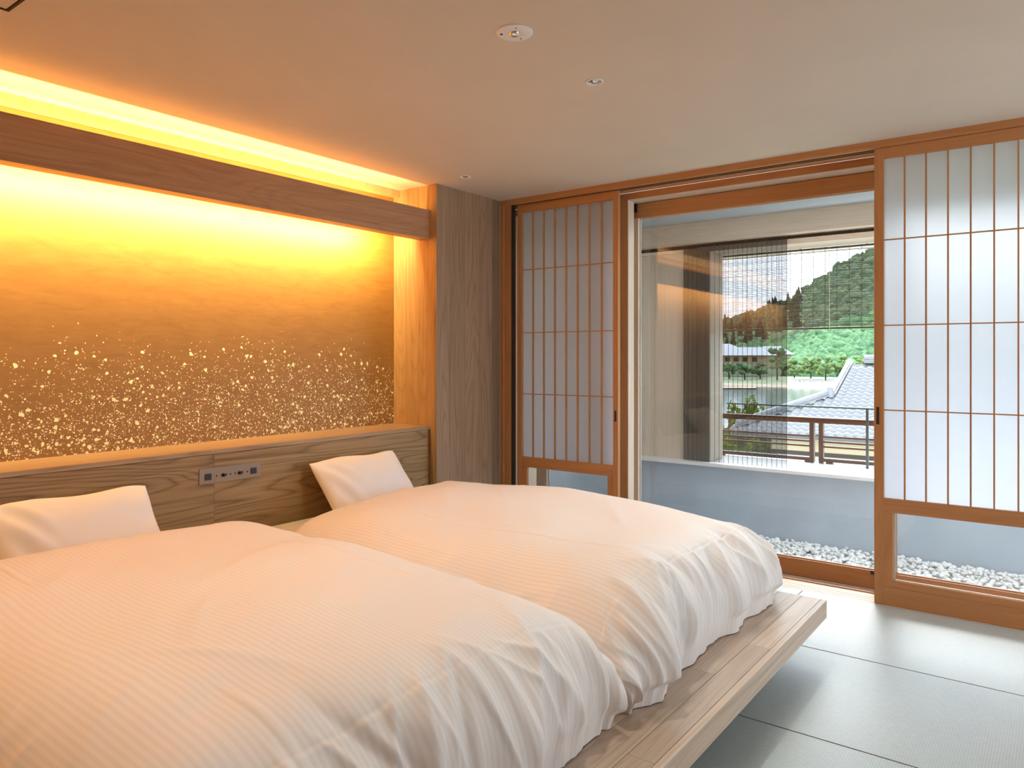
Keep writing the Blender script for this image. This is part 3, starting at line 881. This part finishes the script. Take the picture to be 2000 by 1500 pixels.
# ------------------------------------------------------------------ veranda
VX0, VX1 = -3.92, 2.6
structure(B(VX0, VX1, 5.055, 6.3, 2.335, 2.45).build('soffit', 'soffit_paint'), 'grey veranda soffit outside the window')
structure(B(VX0, -2.36, 4.626, 5.054, 2.335, 2.45).build('soffit', 'soffit_paint'), 'unseen soffit piece added to shade the small paper screen')  # added out of view, keeps light off the small screen
structure(B(VX0, VX1, 5.48, 5.66, 2.178, 2.334).build('trim_7', 'pale_x'), 'pale timber lintel of the veranda')
structure(B(VX0 - 0.1, VX0, 4.6, 6.2, -0.3, 2.45).build('wall_veranda_end', 'wall_plaster'), 'end wall of the veranda')
structure(B(VX1, VX1 + 0.1, 4.6, 6.2, -0.3, 2.45).build('wall_veranda_side', 'wall_plaster'), 'side wall of the veranda')
structure(B(VX0, VX1, 5.55, 5.75, -0.3, 0.428).build('wall_parapet', 'parapet_paint'), 'blue-grey veranda parapet')
bw = sempty('wall_veranda', (-3.0, 5.6, 0.43), 'pale board wall of the veranda left of its opening')
bxs = [VX0, -3.62, -3.32, -3.02, -2.72, -2.42, -2.337]
for i in range(6):
    B(bxs[i] + 0.001, bxs[i + 1] - 0.001, 5.60, 5.64, 0.455, 2.12).build('plank', 'pale_z', bw)
B(VX0, -2.337, 5.59, 5.64, 2.121, 2.145).build('top_rail', 'pale_x', bw)
B(VX0, -2.337, 5.62, 5.64, 2.1455, 2.177).build('track_gap', 'dark_gap', bw)
of = sempty('trim_8', (-1.0, 5.7, 0.43), 'pale frame of the veranda opening')
B(-2.3365, -2.240, 5.58, 5.86, 0.455, 2.11).build('jamb', 'pale_z', of)
B(VX1 - 0.1, VX1 - 0.001, 5.58, 5.86, 0.455, 2.11).build('jamb', 'pale_z', of)
B(-2.337, VX1, 5.58, 5.86, 2.111, 2.150).build('head', 'pale_x', of)
B(-2.337, VX1, 5.625, 5.86, 2.1505, 2.177).build('track_gap', 'dark_gap', of)
B(VX0, VX1, 5.50, 6.12, 0.4285, 0.452).build('sill', 'white_plastic', of)
structure(B(VX0, VX1, 5.86, 6.3, 2.13, 2.334).build('eave_board', 'pale_x'), 'timber eave over the veranda opening')
structure(B(VX0, VX1, 5.751, 6.25, -0.3, 0.428).build('wall_outer_base', 'parapet_paint'), 'outer base of the veranda')
structure(B(VX0, VX1, 4.60, 5.55, -0.3, -0.085).build('pebble_ground', 'pebble_bed'), 'ground under the white pebbles')
structure(B(VX0, -2.75, 4.602, 5.549, -0.0849, -0.04).build('slate_paving', 'slate_slab'), 'dark slab at the end of the veranda')

# white pebbles: one joined bed of stones
def pebbles():
    ico = bmesh.new(); bmesh.ops.create_icosphere(ico, subdivisions=1, radius=1.0)
    bv = np.array([v.co[:] for v in ico.verts]); bf = np.array([[v.index for v in f.verts] for f in ico.faces]); ico.free()
    n = 7000
    xs = rng.uniform(-2.74, 2.5, n); yy = rng.uniform(4.615, 5.535, n)
    V = []; F = []
    for i in range(n):
        r = rng.uniform(0.010, 0.019); s = np.array([rng.uniform(.8, 1.3), rng.uniform(.8, 1.3), rng.uniform(.55, .9)]) * r
        a = rng.uniform(0, 6.28); c, sn = math.cos(a), math.sin(a)
        p = bv * s * (1 + rng.normal(0, .07, (len(bv), 1)))
        p = np.stack([p[:, 0] * c - p[:, 1] * sn, p[:, 0] * sn + p[:, 1] * c, p[:, 2]], -1)
        z = -0.085 + rng.uniform(0.005, 0.028)
        V.append(p + [xs[i], yy[i], z]); F.append(bf + i * len(bv))
    V = np.concatenate(V); F = np.concatenate(F)
    return np_mesh('white_pebbles', V, F, True)

def np_mesh(name, V, F, smooth):
    me = bpy.data.meshes.new(name); k = F.shape[1]
    me.vertices.add(len(V)); me.vertices.foreach_set('co', np.asarray(V, np.float32).ravel())
    me.loops.add(F.size); me.loops.foreach_set('vertex_index', F.ravel())
    me.polygons.add(len(F)); me.polygons.foreach_set('loop_start', np.arange(0, F.size, k)); me.polygons.foreach_set('loop_total', np.full(len(F), k))
    me.polygons.foreach_set('use_smooth', np.full(len(F), smooth))
    me.update(calc_edges=True)
    return me
pb = obj('white_pebbles', pebbles(), 'pebble_stone')
pb['kind'] = 'stuff'; tag(pb, 'bed of small white pebbles on the veranda floor', 'pebbles')

# pleated insect screen
isx0, isx1, isz0, isz1 = -2.45, -1.638, 0.455, 2.168
isc = thing('insect_screen', 'dark pleated insect screen drawn across part of the veranda opening', 'insect screen', (-2.04, 5.565, isz0))
MB().quad((isx0, 5.565, isz0), (isx1, 5.565, isz0), (isx1, 5.565, isz1), (isx0, 5.565, isz1)).build('mesh_cloth', 'insect_mesh', isc)
pl0 = B(isx0 + 0.0, isx0 + 0.0022, 5.560, 5.564, isz0, isz1).build('pleat', 'string', isc)
npl = 22
for i in range(1, npl + 1):
    copy_part(pl0, isc, ((isx1 - isx0 - 0.0022) * i / npl, 0, 0))

# sudare reed blind
sd = thing('reed_blind', 'rolled-down reed blind hanging outside the veranda opening', 'blind', (-1.0, 5.98, 1.49))
sx0, sx1 = -2.29, 0.9
z = 1.515; i = 0
r0 = None
while z < 2.10:
    tilt = random.uniform(-0.004, 0.004)
    if r0 is None:
        mm = MB()
        segs = 14
        for q in range(segs):
            xa = sx0 + (sx1 - sx0) * q / segs; xb = sx0 + (sx1 - sx0) * (q + 1) / segs
            wz = lambda x: 0.0016 * math.sin(x * 7.3) + 0.0012 * math.sin(x * 17.1 + 1)
            mm.cyl((xa, 5.98, 1.515 + wz(xa)), (xb, 5.98, 1.515 + wz(xb)), 0.0022, 0.0022, 5)
        r0 = mm.build('reed', 'reed', sd); base_loc = Vector(r0.location)
    else:
        o = copy_part(r0, sd, (random.uniform(-0.004, 0.004), random.uniform(-.001, .001), z - 1.515))
        if random.random() < 0.5:
            o.scale = (-1, 1, 1); o.location.x += 2 * (sx0 + sx1) / 2
    z += random.uniform(0.0058, 0.0092); i += 1
st0 = B(sx0 + 0.03, sx0 + 0.0325, 5.976, 5.9785, 1.50, 2.13).build('string', 'string', sd)
i = 1
while sx0 + 0.03 + 0.087 * i < sx1:
    copy_part(st0, sd, (0.087 * i, 0, 0)); i += 1
MB().cyl((sx0 - 0.01, 5.98, 1.500), (sx1 + 0.01, 5.98, 1.500), 0.0075, n=10).build('bottom_rod', 'bamboo_rod', sd, True)
MB().cyl((sx0 - 0.01, 5.98, 2.115), (sx1 + 0.01, 5.98, 2.115), 0.0085, n=10).build('top_rod', 'steel_rail', sd, True)
xc = at(1620, 560, 1).x / at(1620, 560, 1).y * 5.97
MB().cyl((xc, 5.97, 1.49), (xc, 5.97, 2.12), 0.0022, n=6).build('pull_cord', 'cord', sd)
i = 0
for xk in np.arange(sx0 + 0.15, sx1, 0.48):
    B(xk - 0.003, xk + 0.003, 5.977, 5.983, 2.115, 2.134).build('hook', 'steel_rail', sd)

# dark timber railing and steel handrail
def rail_panel(x0, x1, label, tall_left=False, tall_right=False):
    t = thing('timber_railing', label, 'railing', ((x0 + x1) / 2, 6.05, 0.452), 'dark timber railing panels')
    ya, yb = 6.03, 6.07
    B(x0, x0 + (0.055 if tall_left else 0.033), ya, yb, 0.4525, 0.83 if tall_left else 0.762).build('post', 'rail_z', t)
    B(x1 - 0.033, x1, ya, yb, 0.4525, 0.762).build('post', 'rail_z', t)
    a = x0 + (0.055 if tall_left else 0.033)
    xe = x1
    B(a if tall_left else x0 - 0.036, xe, ya - 0.004, yb + 0.004, 0.7625, 0.805).build('top_rail', 'rail_x', t, bevel=0.003)
    for z in (0.652, 0.612, 0.574):
        B(a, x1 - 0.033, ya + 0.010, yb - 0.010, z, z + 0.014).build('slat', 'rail_x', t)
    B(a, x1 - 0.033, ya, yb, 0.4665, 0.492).build('bottom_rail', 'rail_x', t)
    for fx in (a + 0.02, x1 - 0.07):
        B(fx, fx + 0.05, ya, yb, 0.4525, 0.466).build('foot', 'rail_x', t)
rail_panel(-2.42, -1.572, 'dark timber railing panel ending in a tall post', tall_left=True)
rail_panel(-1.536, 0.4, 'dark timber railing panel behind the upright of the steel handrail')
hr = thing('steel_handrail', 'thin grey steel handrail in front of the timber railing', 'handrail', (-1.0, 5.95, 0.452))
MB().cyl((-2.239, 5.95, 0.895), (VX1 - 0.11, 5.95, 0.895), 0.006, n=10).build('rail', 'steel_rail', hr, True)
for xk in (ray(1694, 0)[0] / ray(1694, 0)[1] * 5.95, 0.9):
    B(xk - 0.009, xk + 0.009, 5.944, 5.956, 0.4525, 0.890).build('upright', 'steel_rail', hr)

# ------------------------------------------------------------------ the house below: hip-and-gable tiled roof
EZ, EY, SL = -1.45, 27.3, 0.42
def roof_z(y): return EZ + SL * (y - EY)
nh = thing('tiled_house', 'neighbouring house with a pale grey tiled hip and gable roof', 'house', (-5, 30, -7))
RX0, RXV, RXE, RY = -10.1, -7.2, -3.3, 33.2      # eave corner, verge, visible end, ridge
MB().quad((RX0, EY, EZ - 0.05), (RXE, EY, EZ - 0.05), (RXE, RY, roof_z(RY) - 0.05), (RXV, RY, roof_z(RY) - 0.05), (RXV, EY + 2.9, roof_z(EY + 2.9) - 0.05)).build('roof_deck', 'tile_under', nh)
# hip slope on the side and a gable under the verge
MB().quad((RX0, EY, EZ - 0.05), (RXV, EY + 2.9, roof_z(EY + 2.9) - 0.05), (RXV, EY + 9, roof_z(EY + 2.9) - 0.05), (RX0, EY + 12, EZ - 0.05)).build('hip_slope', 'tile_glaze', nh)
MB().quad((RXV + 0.15, EY + 2.9, roof_z(EY + 2.9) - 0.05), (RXV + 0.15, RY, roof_z(RY) - 0.1), (RXV + 0.15, RY + 3, roof_z(EY + 2.9) - 0.05)).build('gable', 'far_wall', nh)
MB().quad((RXE, RY, roof_z(RY) - 0.05), (RXE, RY + 6, EZ), (RXV, RY + 6, EZ), (RXV, RY, roof_z(RY) - 0.05)).build('back_slope', 'tile_glaze', nh)
tw, tl = 0.31, 0.30
def tile_mesh():
    """one pantile: shallow S section with a downturned front lip"""
    prof = []
    for q in range(8):
        s = q / 7; x = -tw * 0.53 + s * tw * 1.06
        prof.append((x, 0.038 * math.sin(s * 2 * math.pi + 0.6) - 0.004))
    v = []; f = []
    c = math.cos(math.atan(SL)); sn = math.sin(math.atan(SL))
    n = len(prof)
    for (yy, dz) in ((-0.02, -0.045), (-0.02, 0.025), (tl * 1.12, -0.012)):
        for x, zz in prof:
            h = zz + dz if yy > 0 or dz > 0 else zz + dz
            v.append((x, yy * c - h * sn, yy * sn + h * c))
    for r_ in range(2):
        for q in range(n - 1):
            f.append((r_ * n + q, r_ * n + q + 1, (r_ + 1) * n + q + 1, (r_ + 1) * n + q))
    me = bpy.data.meshes.new('roof_tile'); me.from_pydata(v, [], f); me.polygons.foreach_set('use_smooth', [True] * len(f)); me.update()
    me.materials.append(MATS['tile_glaze'])
    return me
tme = tile_mesh()
cs = math.cos(math.atan(SL))
cnt = 0
nrow = int((RY - EY) / (tl * cs)) + 1
for r_ in range(nrow):
    y = EY + r_ * tl * cs
    if y > RY - 0.15: break
    xl = RX0 + (y - EY) if y < EY + 2.9 else RXV
    x = RXE - tw / 2 - 0.02
    while x > xl + tw * 0.3:
        if cnt < 299:
            o = bpy.data.objects.new('roof_tile', tme); COL.objects.link(o); o.parent = nh
            o.location = Vector((x, y, roof_z(y))) - Vector(nh.location)
            cnt += 1
        x -= tw
# ridges
def ridge(name, p0, p1, r, courses=3):
    p0 = Vector(p0); p1 = Vector(p1)
    mb = MB(); d = (p1 - p0); L_ = d.length; d.normalize(); s = d.cross(Vector((0, 0, 1))).normalized()
    for c_ in range(courses):
        w = r * (1.25 - 0.12 * c_); h0 = 0.075 * c_; h1 = h0 + 0.062
        a = [p0 + s * w + Vector((0, 0, h0)), p0 - s * w + Vector((0, 0, h0)), p0 - s * w + Vector((0, 0, h1)), p0 + s * w + Vector((0, 0, h1))]
        b_ = [q + d * L_ for q in a]
        i = len(mb.v); mb.v += [tuple(q) for q in a + b_]
        mb.f += [tuple(i + k for k in q) for q in ((0, 1, 2, 3), (7, 6, 5, 4), (0, 4, 5, 1), (1, 5, 6, 2), (2, 6, 7, 3), (3, 7, 4, 0))]
    mb.cyl(p0 + Vector((0, 0, 0.075 * courses)), p1 + Vector((0, 0, 0.075 * courses)), r * 0.8, n=10)
    return mb.build(name, 'tile_glaze', nh)
ridge('main_ridge', (RXV + 0.55, RY, roof_z(RY)), (RXE, RY, roof_z(RY)), 0.14, 3)
ridge('hip_ridge', (RX0 + 0.15, EY + 0.15, EZ + 0.10), (RXV, EY + 2.9, roof_z(EY + 2.9) + 0.06), 0.12, 2)
ridge('verge_ridge', (RXV, EY + 2.9, roof_z(EY + 2.9) + 0.03), (RXV, RY, roof_z(RY) + 0.03), 0.10, 1)
MB().cyl((RXV - 0.05, EY + 2.8, roof_z(EY + 2.8)), (RXV - 0.05, EY + 2.8, roof_z(EY + 2.8) + 0.38), 0.16, 0.11, 8).build('ridge_end_tile', 'tile_glaze', nh)
# walls below the eave
B(RX0, RXE, EY + 0.02, EY + 0.10, EZ - 0.20, EZ - 0.055).build('fascia_board', 'tile_under', nh)
MB().quad((RX0, EY, EZ - 0.20), (RXE, EY, EZ - 0.20), (RXE, EY + 1.0, EZ - 0.16), (RX0, EY + 1.0, EZ - 0.16)).build('eave_soffit', 'brown_timber', nh)
B(-8.9, RXE, EY + 0.9, EY + 1.1, EZ - 0.75, EZ - 0.1).build('upper_wall', 'beige_plaster', nh)
B(-8.9, RXE, EY + 0.86, EY + 1.1, EZ - 0.90, EZ - 0.7505).build('beam', 'brown_timber', nh)
B(-8.9, RXE, EY + 0.88, EY + 1.1, -7.0, EZ - 0.9005).build('lower_wall', 'grey_green_plaster', nh)
B(-8.92, -8.72, EY + 0.84, EY + 0.879, -7.0, EZ - 0.9005).build('corner_post', 'brown_timber', nh)
MB().quad((-11.6, EY - 0.3, -3.2), (-8.9, EY - 0.3, -2.55), (-8.9, EY + 2.0, -2.55), (-11.6, EY + 2.0, -3.2)).build('side_porch_roof', 'far_dark', nh)
B(-10.6, -10.45, EY, EY + 0.15, -7.0, -2.96).build('porch_post', 'brown_timber', nh)

# ------------------------------------------------------------------ river valley
def ground_quad(name, mat, pts, label):
    return structure(MB().quad(*pts).build(name, mat), label)
WZ = -6.5
def on_plane(u, v, z):
    t = (EYE - z) * 1440.0 / (v - 697.0); return at(u, v, t)
structure(MB().quad((-700, 12, WZ - 1.2), (500, 12, WZ - 1.2), (500, 1500, WZ - 1.2), (-700, 1500, WZ - 1.2)).build('ground', 'ground_soil'), 'valley ground')
structure(MB().quad((-300, 40, WZ), (200, 40, WZ), (200, 240, WZ), (-300, 240, WZ)).build('river', 'river_water'), 'calm grey-green river')
structure(MB().quad((-200, 14, -6.2), (60, 14, -6.2), (60, 60, -6.4), (-200, 70, -6.4)).build('near_bank', 'grass_bank'), 'near river bank')
# far bank along the line seen in the photo
fa = on_plane(1360, 752, WZ); fb = on_plane(1740, 762, WZ)
dirv = (fb - fa); dirv.z = 0; dirv.normalize()
pa = fa - dirv * 260; pb2 = fb + dirv * 200
nb = Vector((-dirv.y, dirv.x, 0));
if nb.y < 0: nb = -nb
def strip(name, mat, d0, z0, d1, z1, label):
    a = pa + nb * d0; b_ = pb2 + nb * d0; c = pb2 + nb * d1; d = pa + nb * d1
    return structure(MB().quad((a.x, a.y, z0), (b_.x, b_.y, z0), (c.x, c.y, z1), (d.x, d.y, z1)).build(name, mat), label)
strip('sand_bank', 'sand_bank', -3, WZ - 0.3, 6, WZ + 0.5, 'sandy edge of the far river bank')
strip('grass_bank', 'grass_bank', 6, WZ + 0.5, 60, WZ + 1.2, 'grassy far river bank')
gs = on_plane(1395, 762, WZ); ge = on_plane(1475, 760, WZ)
MBs = MB().quad((gs.x - 20, gs.y, WZ + .02), (ge.x, ge.y, WZ + .25), (ge.x - 4, ge.y + 14, WZ + .02), (gs.x - 20, gs.y + 10, WZ + .25))
structure(MBs.build('gravel_spit', 'sand_bank'), 'gravel spit reaching into the river')

ico_ = bmesh.new(); bmesh.ops.create_icosphere(ico_, subdivisions=2, radius=1.0)
IV = np.array([v.co[:] for v in ico_.verts]); IF = np.array([[v.index for v in f.verts] for f in ico_.faces]); ico_.free()
ico_ = bmesh.new(); bmesh.ops.create_icosphere(ico_, subdivisions=1, radius=1.0)
IV1 = np.array([v.co[:] for v in ico_.verts]); IF1 = np.array([[v.index for v in f.verts] for f in ico_.faces]); ico_.free()
def blobs(list_, iv=IV1, if_=IF1, jit=0.16):
    V = []; F = []; o = 0
    for (c, s) in list_:
        p = iv * np.array(s) * (1 + rng.normal(0, jit, (len(iv), 1)))
        V.append(p + np.array(c)); F.append(if_ + o); o += len(iv)
    return np.concatenate(V), np.concatenate(F)

SKYL = [(1100, 670), (1388, 640), (1430, 628), (1475, 612), (1510, 600), (1545, 592), (1580, 566), (1620, 535), (1660, 511), (1713, 488), (1800, 455), (2000, 420)]
def skyl(u): return float(np.interp(u, [a for a, b in SKYL], [b for a, b in SKYL]))
def hill_pt(u, s):
    t = 250 * (760 / 250) ** s
    v = 738 + (skyl(u) - 738) * s ** 0.9
    return at(u, v, t)
# hill body
us = np.linspace(700, 2150, 60); ss = np.linspace(0, 1, 30)
HV = np.array([[hill_pt(u, s)[:] for s in ss] for u in us]); HV[..., 2] -= 2.0
idx = np.arange(60 * 30).reshape(60, 30)
HF = np.stack([idx[:-1, :-1], idx[1:, :-1], idx[1:, 1:], idx[:-1, 1:]], -1).reshape(-1, 4)
structure(obj('hillside', np_mesh('hillside', HV.reshape(-1, 3), HF, True), 'mountain_leaf'), 'wooded hillside across the river')
fl = []; ml = []
for i in range(6400):
    u = rng.uniform(1180, 1900) if i < 4200 else rng.choice([rng.uniform(720, 1180), rng.uniform(1900, 2130)]); s = rng.uniform(0, 1) ** 1.15
    if 1340 < u < 1545 and s < 0.26: continue
    p = hill_pt(u, s); r = rng.uniform(2.2, 4.2) * (0.85 + 0.9 * s)
    (fl if s < 0.42 else ml).append((p[:], (r, r, r * rng.uniform(.8, 1.25))))
for nm, ls, mt, lb in (('broadleaf_forest', fl, 'forest_leaf', 'bright broadleaf forest at the foot of the hill'), ('mountain_forest', ml, 'mountain_leaf', 'hazy dark green forest on the upper mountain slope')):
    V, F = blobs(ls); o = obj(nm, np_mesh(nm, V, F, True), mt); o['kind'] = 'stuff'; tag(o, lb, 'forest')
# conifers on the left shoulder
cv = []; cf = []; o_ = 0
for i in range(90):
    u = rng.uniform(1250, 1560); t = rng.uniform(330, 420)
    vb = skyl(u) + rng.uniform(6, 60); p = at(u, vb, t); h = rng.uniform(6, 10); r = rng.uniform(1.8, 2.8)
    for L_ in range(3):
        n = 7; zb_ = p.z + h * (0.25 * L_); rr = r * (1 - 0.27 * L_); zt = zb_ + h * 0.5
        ring = [(p.x + rr * math.cos(6.283 * k / n + L_) * rng.uniform(.8, 1.2), p.y + rr * math.sin(6.283 * k / n + L_), zb_) for k in range(n)]
        cv += ring + [(p.x, p.y, zt)]
        cf += [(o_ + k, o_ + (k + 1) % n, o_ + n) for k in range(n)]; o_ += n + 1
o = obj('conifer_stand', np_mesh('conifer_stand', np.array(cv), np.array(cf), False), 'conifer_leaf'); o['kind'] = 'stuff'
tag(o, 'dark conifers along the lower ridge', 'forest')

# trees standing on the far bank
def bank_tree(u, vb, t, h, w, mat, label, group):
    p = at(u, vb, t)
    e = thing('bank_tree', label, 'tree', p, group)
    MB().cyl((p.x, p.y, p.z - 1.5), (p.x + rng.normal(0, .2), p.y, p.z + h * 0.5), 0.28, 0.16, 7).build('trunk', 'bark', e)
    ls = []
    for i in range(26):
        a = rng.uniform(0, 6.28); q = rng.uniform(0, 1) ** 0.6; zz = rng.uniform(0.38, 1.0)
        wr = w * (1.05 - abs(zz - 0.62) * 1.5)
        r = rng.uniform(0.18, 0.34) * w
        ls.append(((p.x + math.cos(a) * q * wr, p.y + math.sin(a) * q * wr, p.z + h * zz * 0.92), (r, r, r * .75)))
    V, F = blobs(ls, jit=0.2)
    obj('crown', np_mesh('crown', V, F, True), mat, e)
GR = 'trees along the far bank'
for i, (u, vb, t, h, w) in enumerate(((1552, 744, 233, 7.0, 4.2), (1583, 745, 218, 8.0, 5.2), (1612, 746, 216, 7.5, 4.8), (1640, 746, 216, 8.4, 5.0), (1672, 747, 214, 8.0, 4.6), (1705, 748, 214, 8.6, 5.2))):
    bank_tree(u, vb, t + 8 * (i % 2), h, 3.3, 'bank_leaf', 'light green round tree on the far bank beside the tiled roof', GR)
for i, (u, vb, t, h, w) in enumerate(((1400, 735, 228, 4.2, 4.0), (1425, 737, 226, 4.4, 4.2), (1455, 738, 224, 4.2, 4.4), (1485, 739, 222, 4.8, 4.6), (1518, 741, 220, 10.0, 4.8))):

    bank_tree(u, vb, t + 8 * (i % 2), h, 3.3, 'forest_leaf', 'tall dark tree on the far bank in front of the villas' if h > 8 else 'low dark green tree on the far bank below the riverside villas', GR)
# bright river-side tents under the trees
for i, (u, w) in enumerate(((1556, 0.8), (1575, 0.9), (1597, 1.2), (1622, 0.9))):
    p = at(u, 747, 208)
    mb = MB(); mb.box(p.x - w, p.x + w, p.y - 1, p.y + 1, p.z - 0.5, p.z + 0.9)
    e = thing('garden_tent', 'small white tent under the trees on the far bank', 'tent', p, 'white tents on the far bank')
    mb.build('wall', 'far_white', e)
    MB().prism([(p.x - w - .2, p.z + 0.901), (p.x + w + .2, p.z + 0.901), (p.x, p.z + 1.5)], p.y - 1.2, p.y + 1.2).build('roof', 'far_white', e)

# riverside villas
def villa(u, vb, t, w, h, rh, label, mat='far_wall'):
    p = at(u, vb, t); e = thing('riverside_villa', label, 'house', p)
    d = 5.0
    B(p.x - w, p.x + w, p.y - d, p.y + d, p.z - 2, p.z + h).build('wall', mat, e)
    rf = MB(); ov = 1.2
    a = [(p.x - w - ov, p.y - d - ov, p.z + h), (p.x + w + ov, p.y - d - ov, p.z + h), (p.x + w + ov, p.y + d + ov, p.z + h), (p.x - w - ov, p.y + d + ov, p.z + h)]
    r1 = (p.x - w * 0.62, p.y, p.z + h + rh); r2 = (p.x + w * 0.62, p.y, p.z + h + rh)
    rf.quad(a[0], a[1], r2, r1); rf.quad(a[2], a[3], r1, r2); rf.quad(a[1], a[2], r2); rf.quad(a[3], a[0], r1); rf.quad(a[3], a[2], a[1], a[0])
    rf.build('roof', 'far_roof', e)
    n = max(3, int(w / 1.6))
    for i in range(n):
        x = p.x - w * 0.85 + i * 1.7 * w / n
        B(x, x + 0.95 * w / n, p.y - d - 0.06, p.y - d, p.z + 0.5, p.z + h - 0.6).build('window', 'far_dark', e)
villa(1403, 692, 282, 7.0, 1.6, 2.4, 'grey roofed villa at the edge of the riverside village')
villa(1452, 709, 252, 9.0, 2.6, 2.8, 'ochre walled villa with a long grey roof by the river')
villa(1508, 704, 268, 5.0, 2.2, 3.0, 'grey roofed villa partly behind a tall dark tree')

# yellow-green tree between the tiled roof and the river
def leafy_tree(name, label, base, h, w, nleaf, mat):
    e = thing(name, label, 'tree', base)
    tr = MB().cyl(base, base + Vector((0.2, 0, h * 0.55)), 0.14, 0.08, 8)
    tr.build('trunk', 'bark', e)
    mb = MB()
    for i in range(7):
        a = i * 0.9; st = base + Vector((0.1, 0, h * (0.25 + 0.05 * i)))
        mb.cyl(st, st + Vector((math.cos(a) * w * .6, math.sin(a) * w * .6, h * 0.3)), 0.05, 0.02, 5)
    mb.build('branches', 'bark', e)
    c = rng.normal(0, 1, (nleaf, 3)); c /= np.linalg.norm(c, axis=1, keepdims=True) * 1.0
    c *= rng.uniform(0.35, 1.0, (nleaf, 1)) ** 0.5
    lump = 1 + 0.35 * np.sin(c[:, :1] * 7 + 1) * np.sin(c[:, 1:2] * 6 + c[:, 2:3] * 8)
    c *= lump * np.array([w, w, h * 0.5]); c += np.array(base) + np.array([0.1, 0, h * 0.55])
    d1 = rng.normal(0, 1, (nleaf, 3)); d1 /= np.linalg.norm(d1, axis=1, keepdims=True)
    d2 = np.cross(d1, rng.normal(0, 1, (nleaf, 3))); d2 /= np.linalg.norm(d2, axis=1, keepdims=True)
    sz = rng.uniform(0.09, 0.19, (nleaf, 1))
    V = np.stack([c - d1 * sz, c + d2 * sz * .5, c + d1 * sz, c - d2 * sz * .5], 1).reshape(-1, 3)
    F = np.arange(nleaf * 4).reshape(-1, 4)
    fo = obj('foliage', np_mesh('foliage', V, F, False), mat, e); fo['kind'] = 'stuff'
p = at(1456, 830, 34); leafy_tree('leafy_tree', 'yellow-green leafy tree beside the corner of the tiled roof', Vector((p.x, p.y, -6.3)), 4.9, 1.25, 12000, 'yellow_leaf')
p = at(1412, 860, 24); leafy_tree('leafy_tree', 'low yellow-green bush behind the tall railing post', Vector((p.x, p.y, -6.3)), 3.4, 1.0, 7000, 'yellow_leaf')
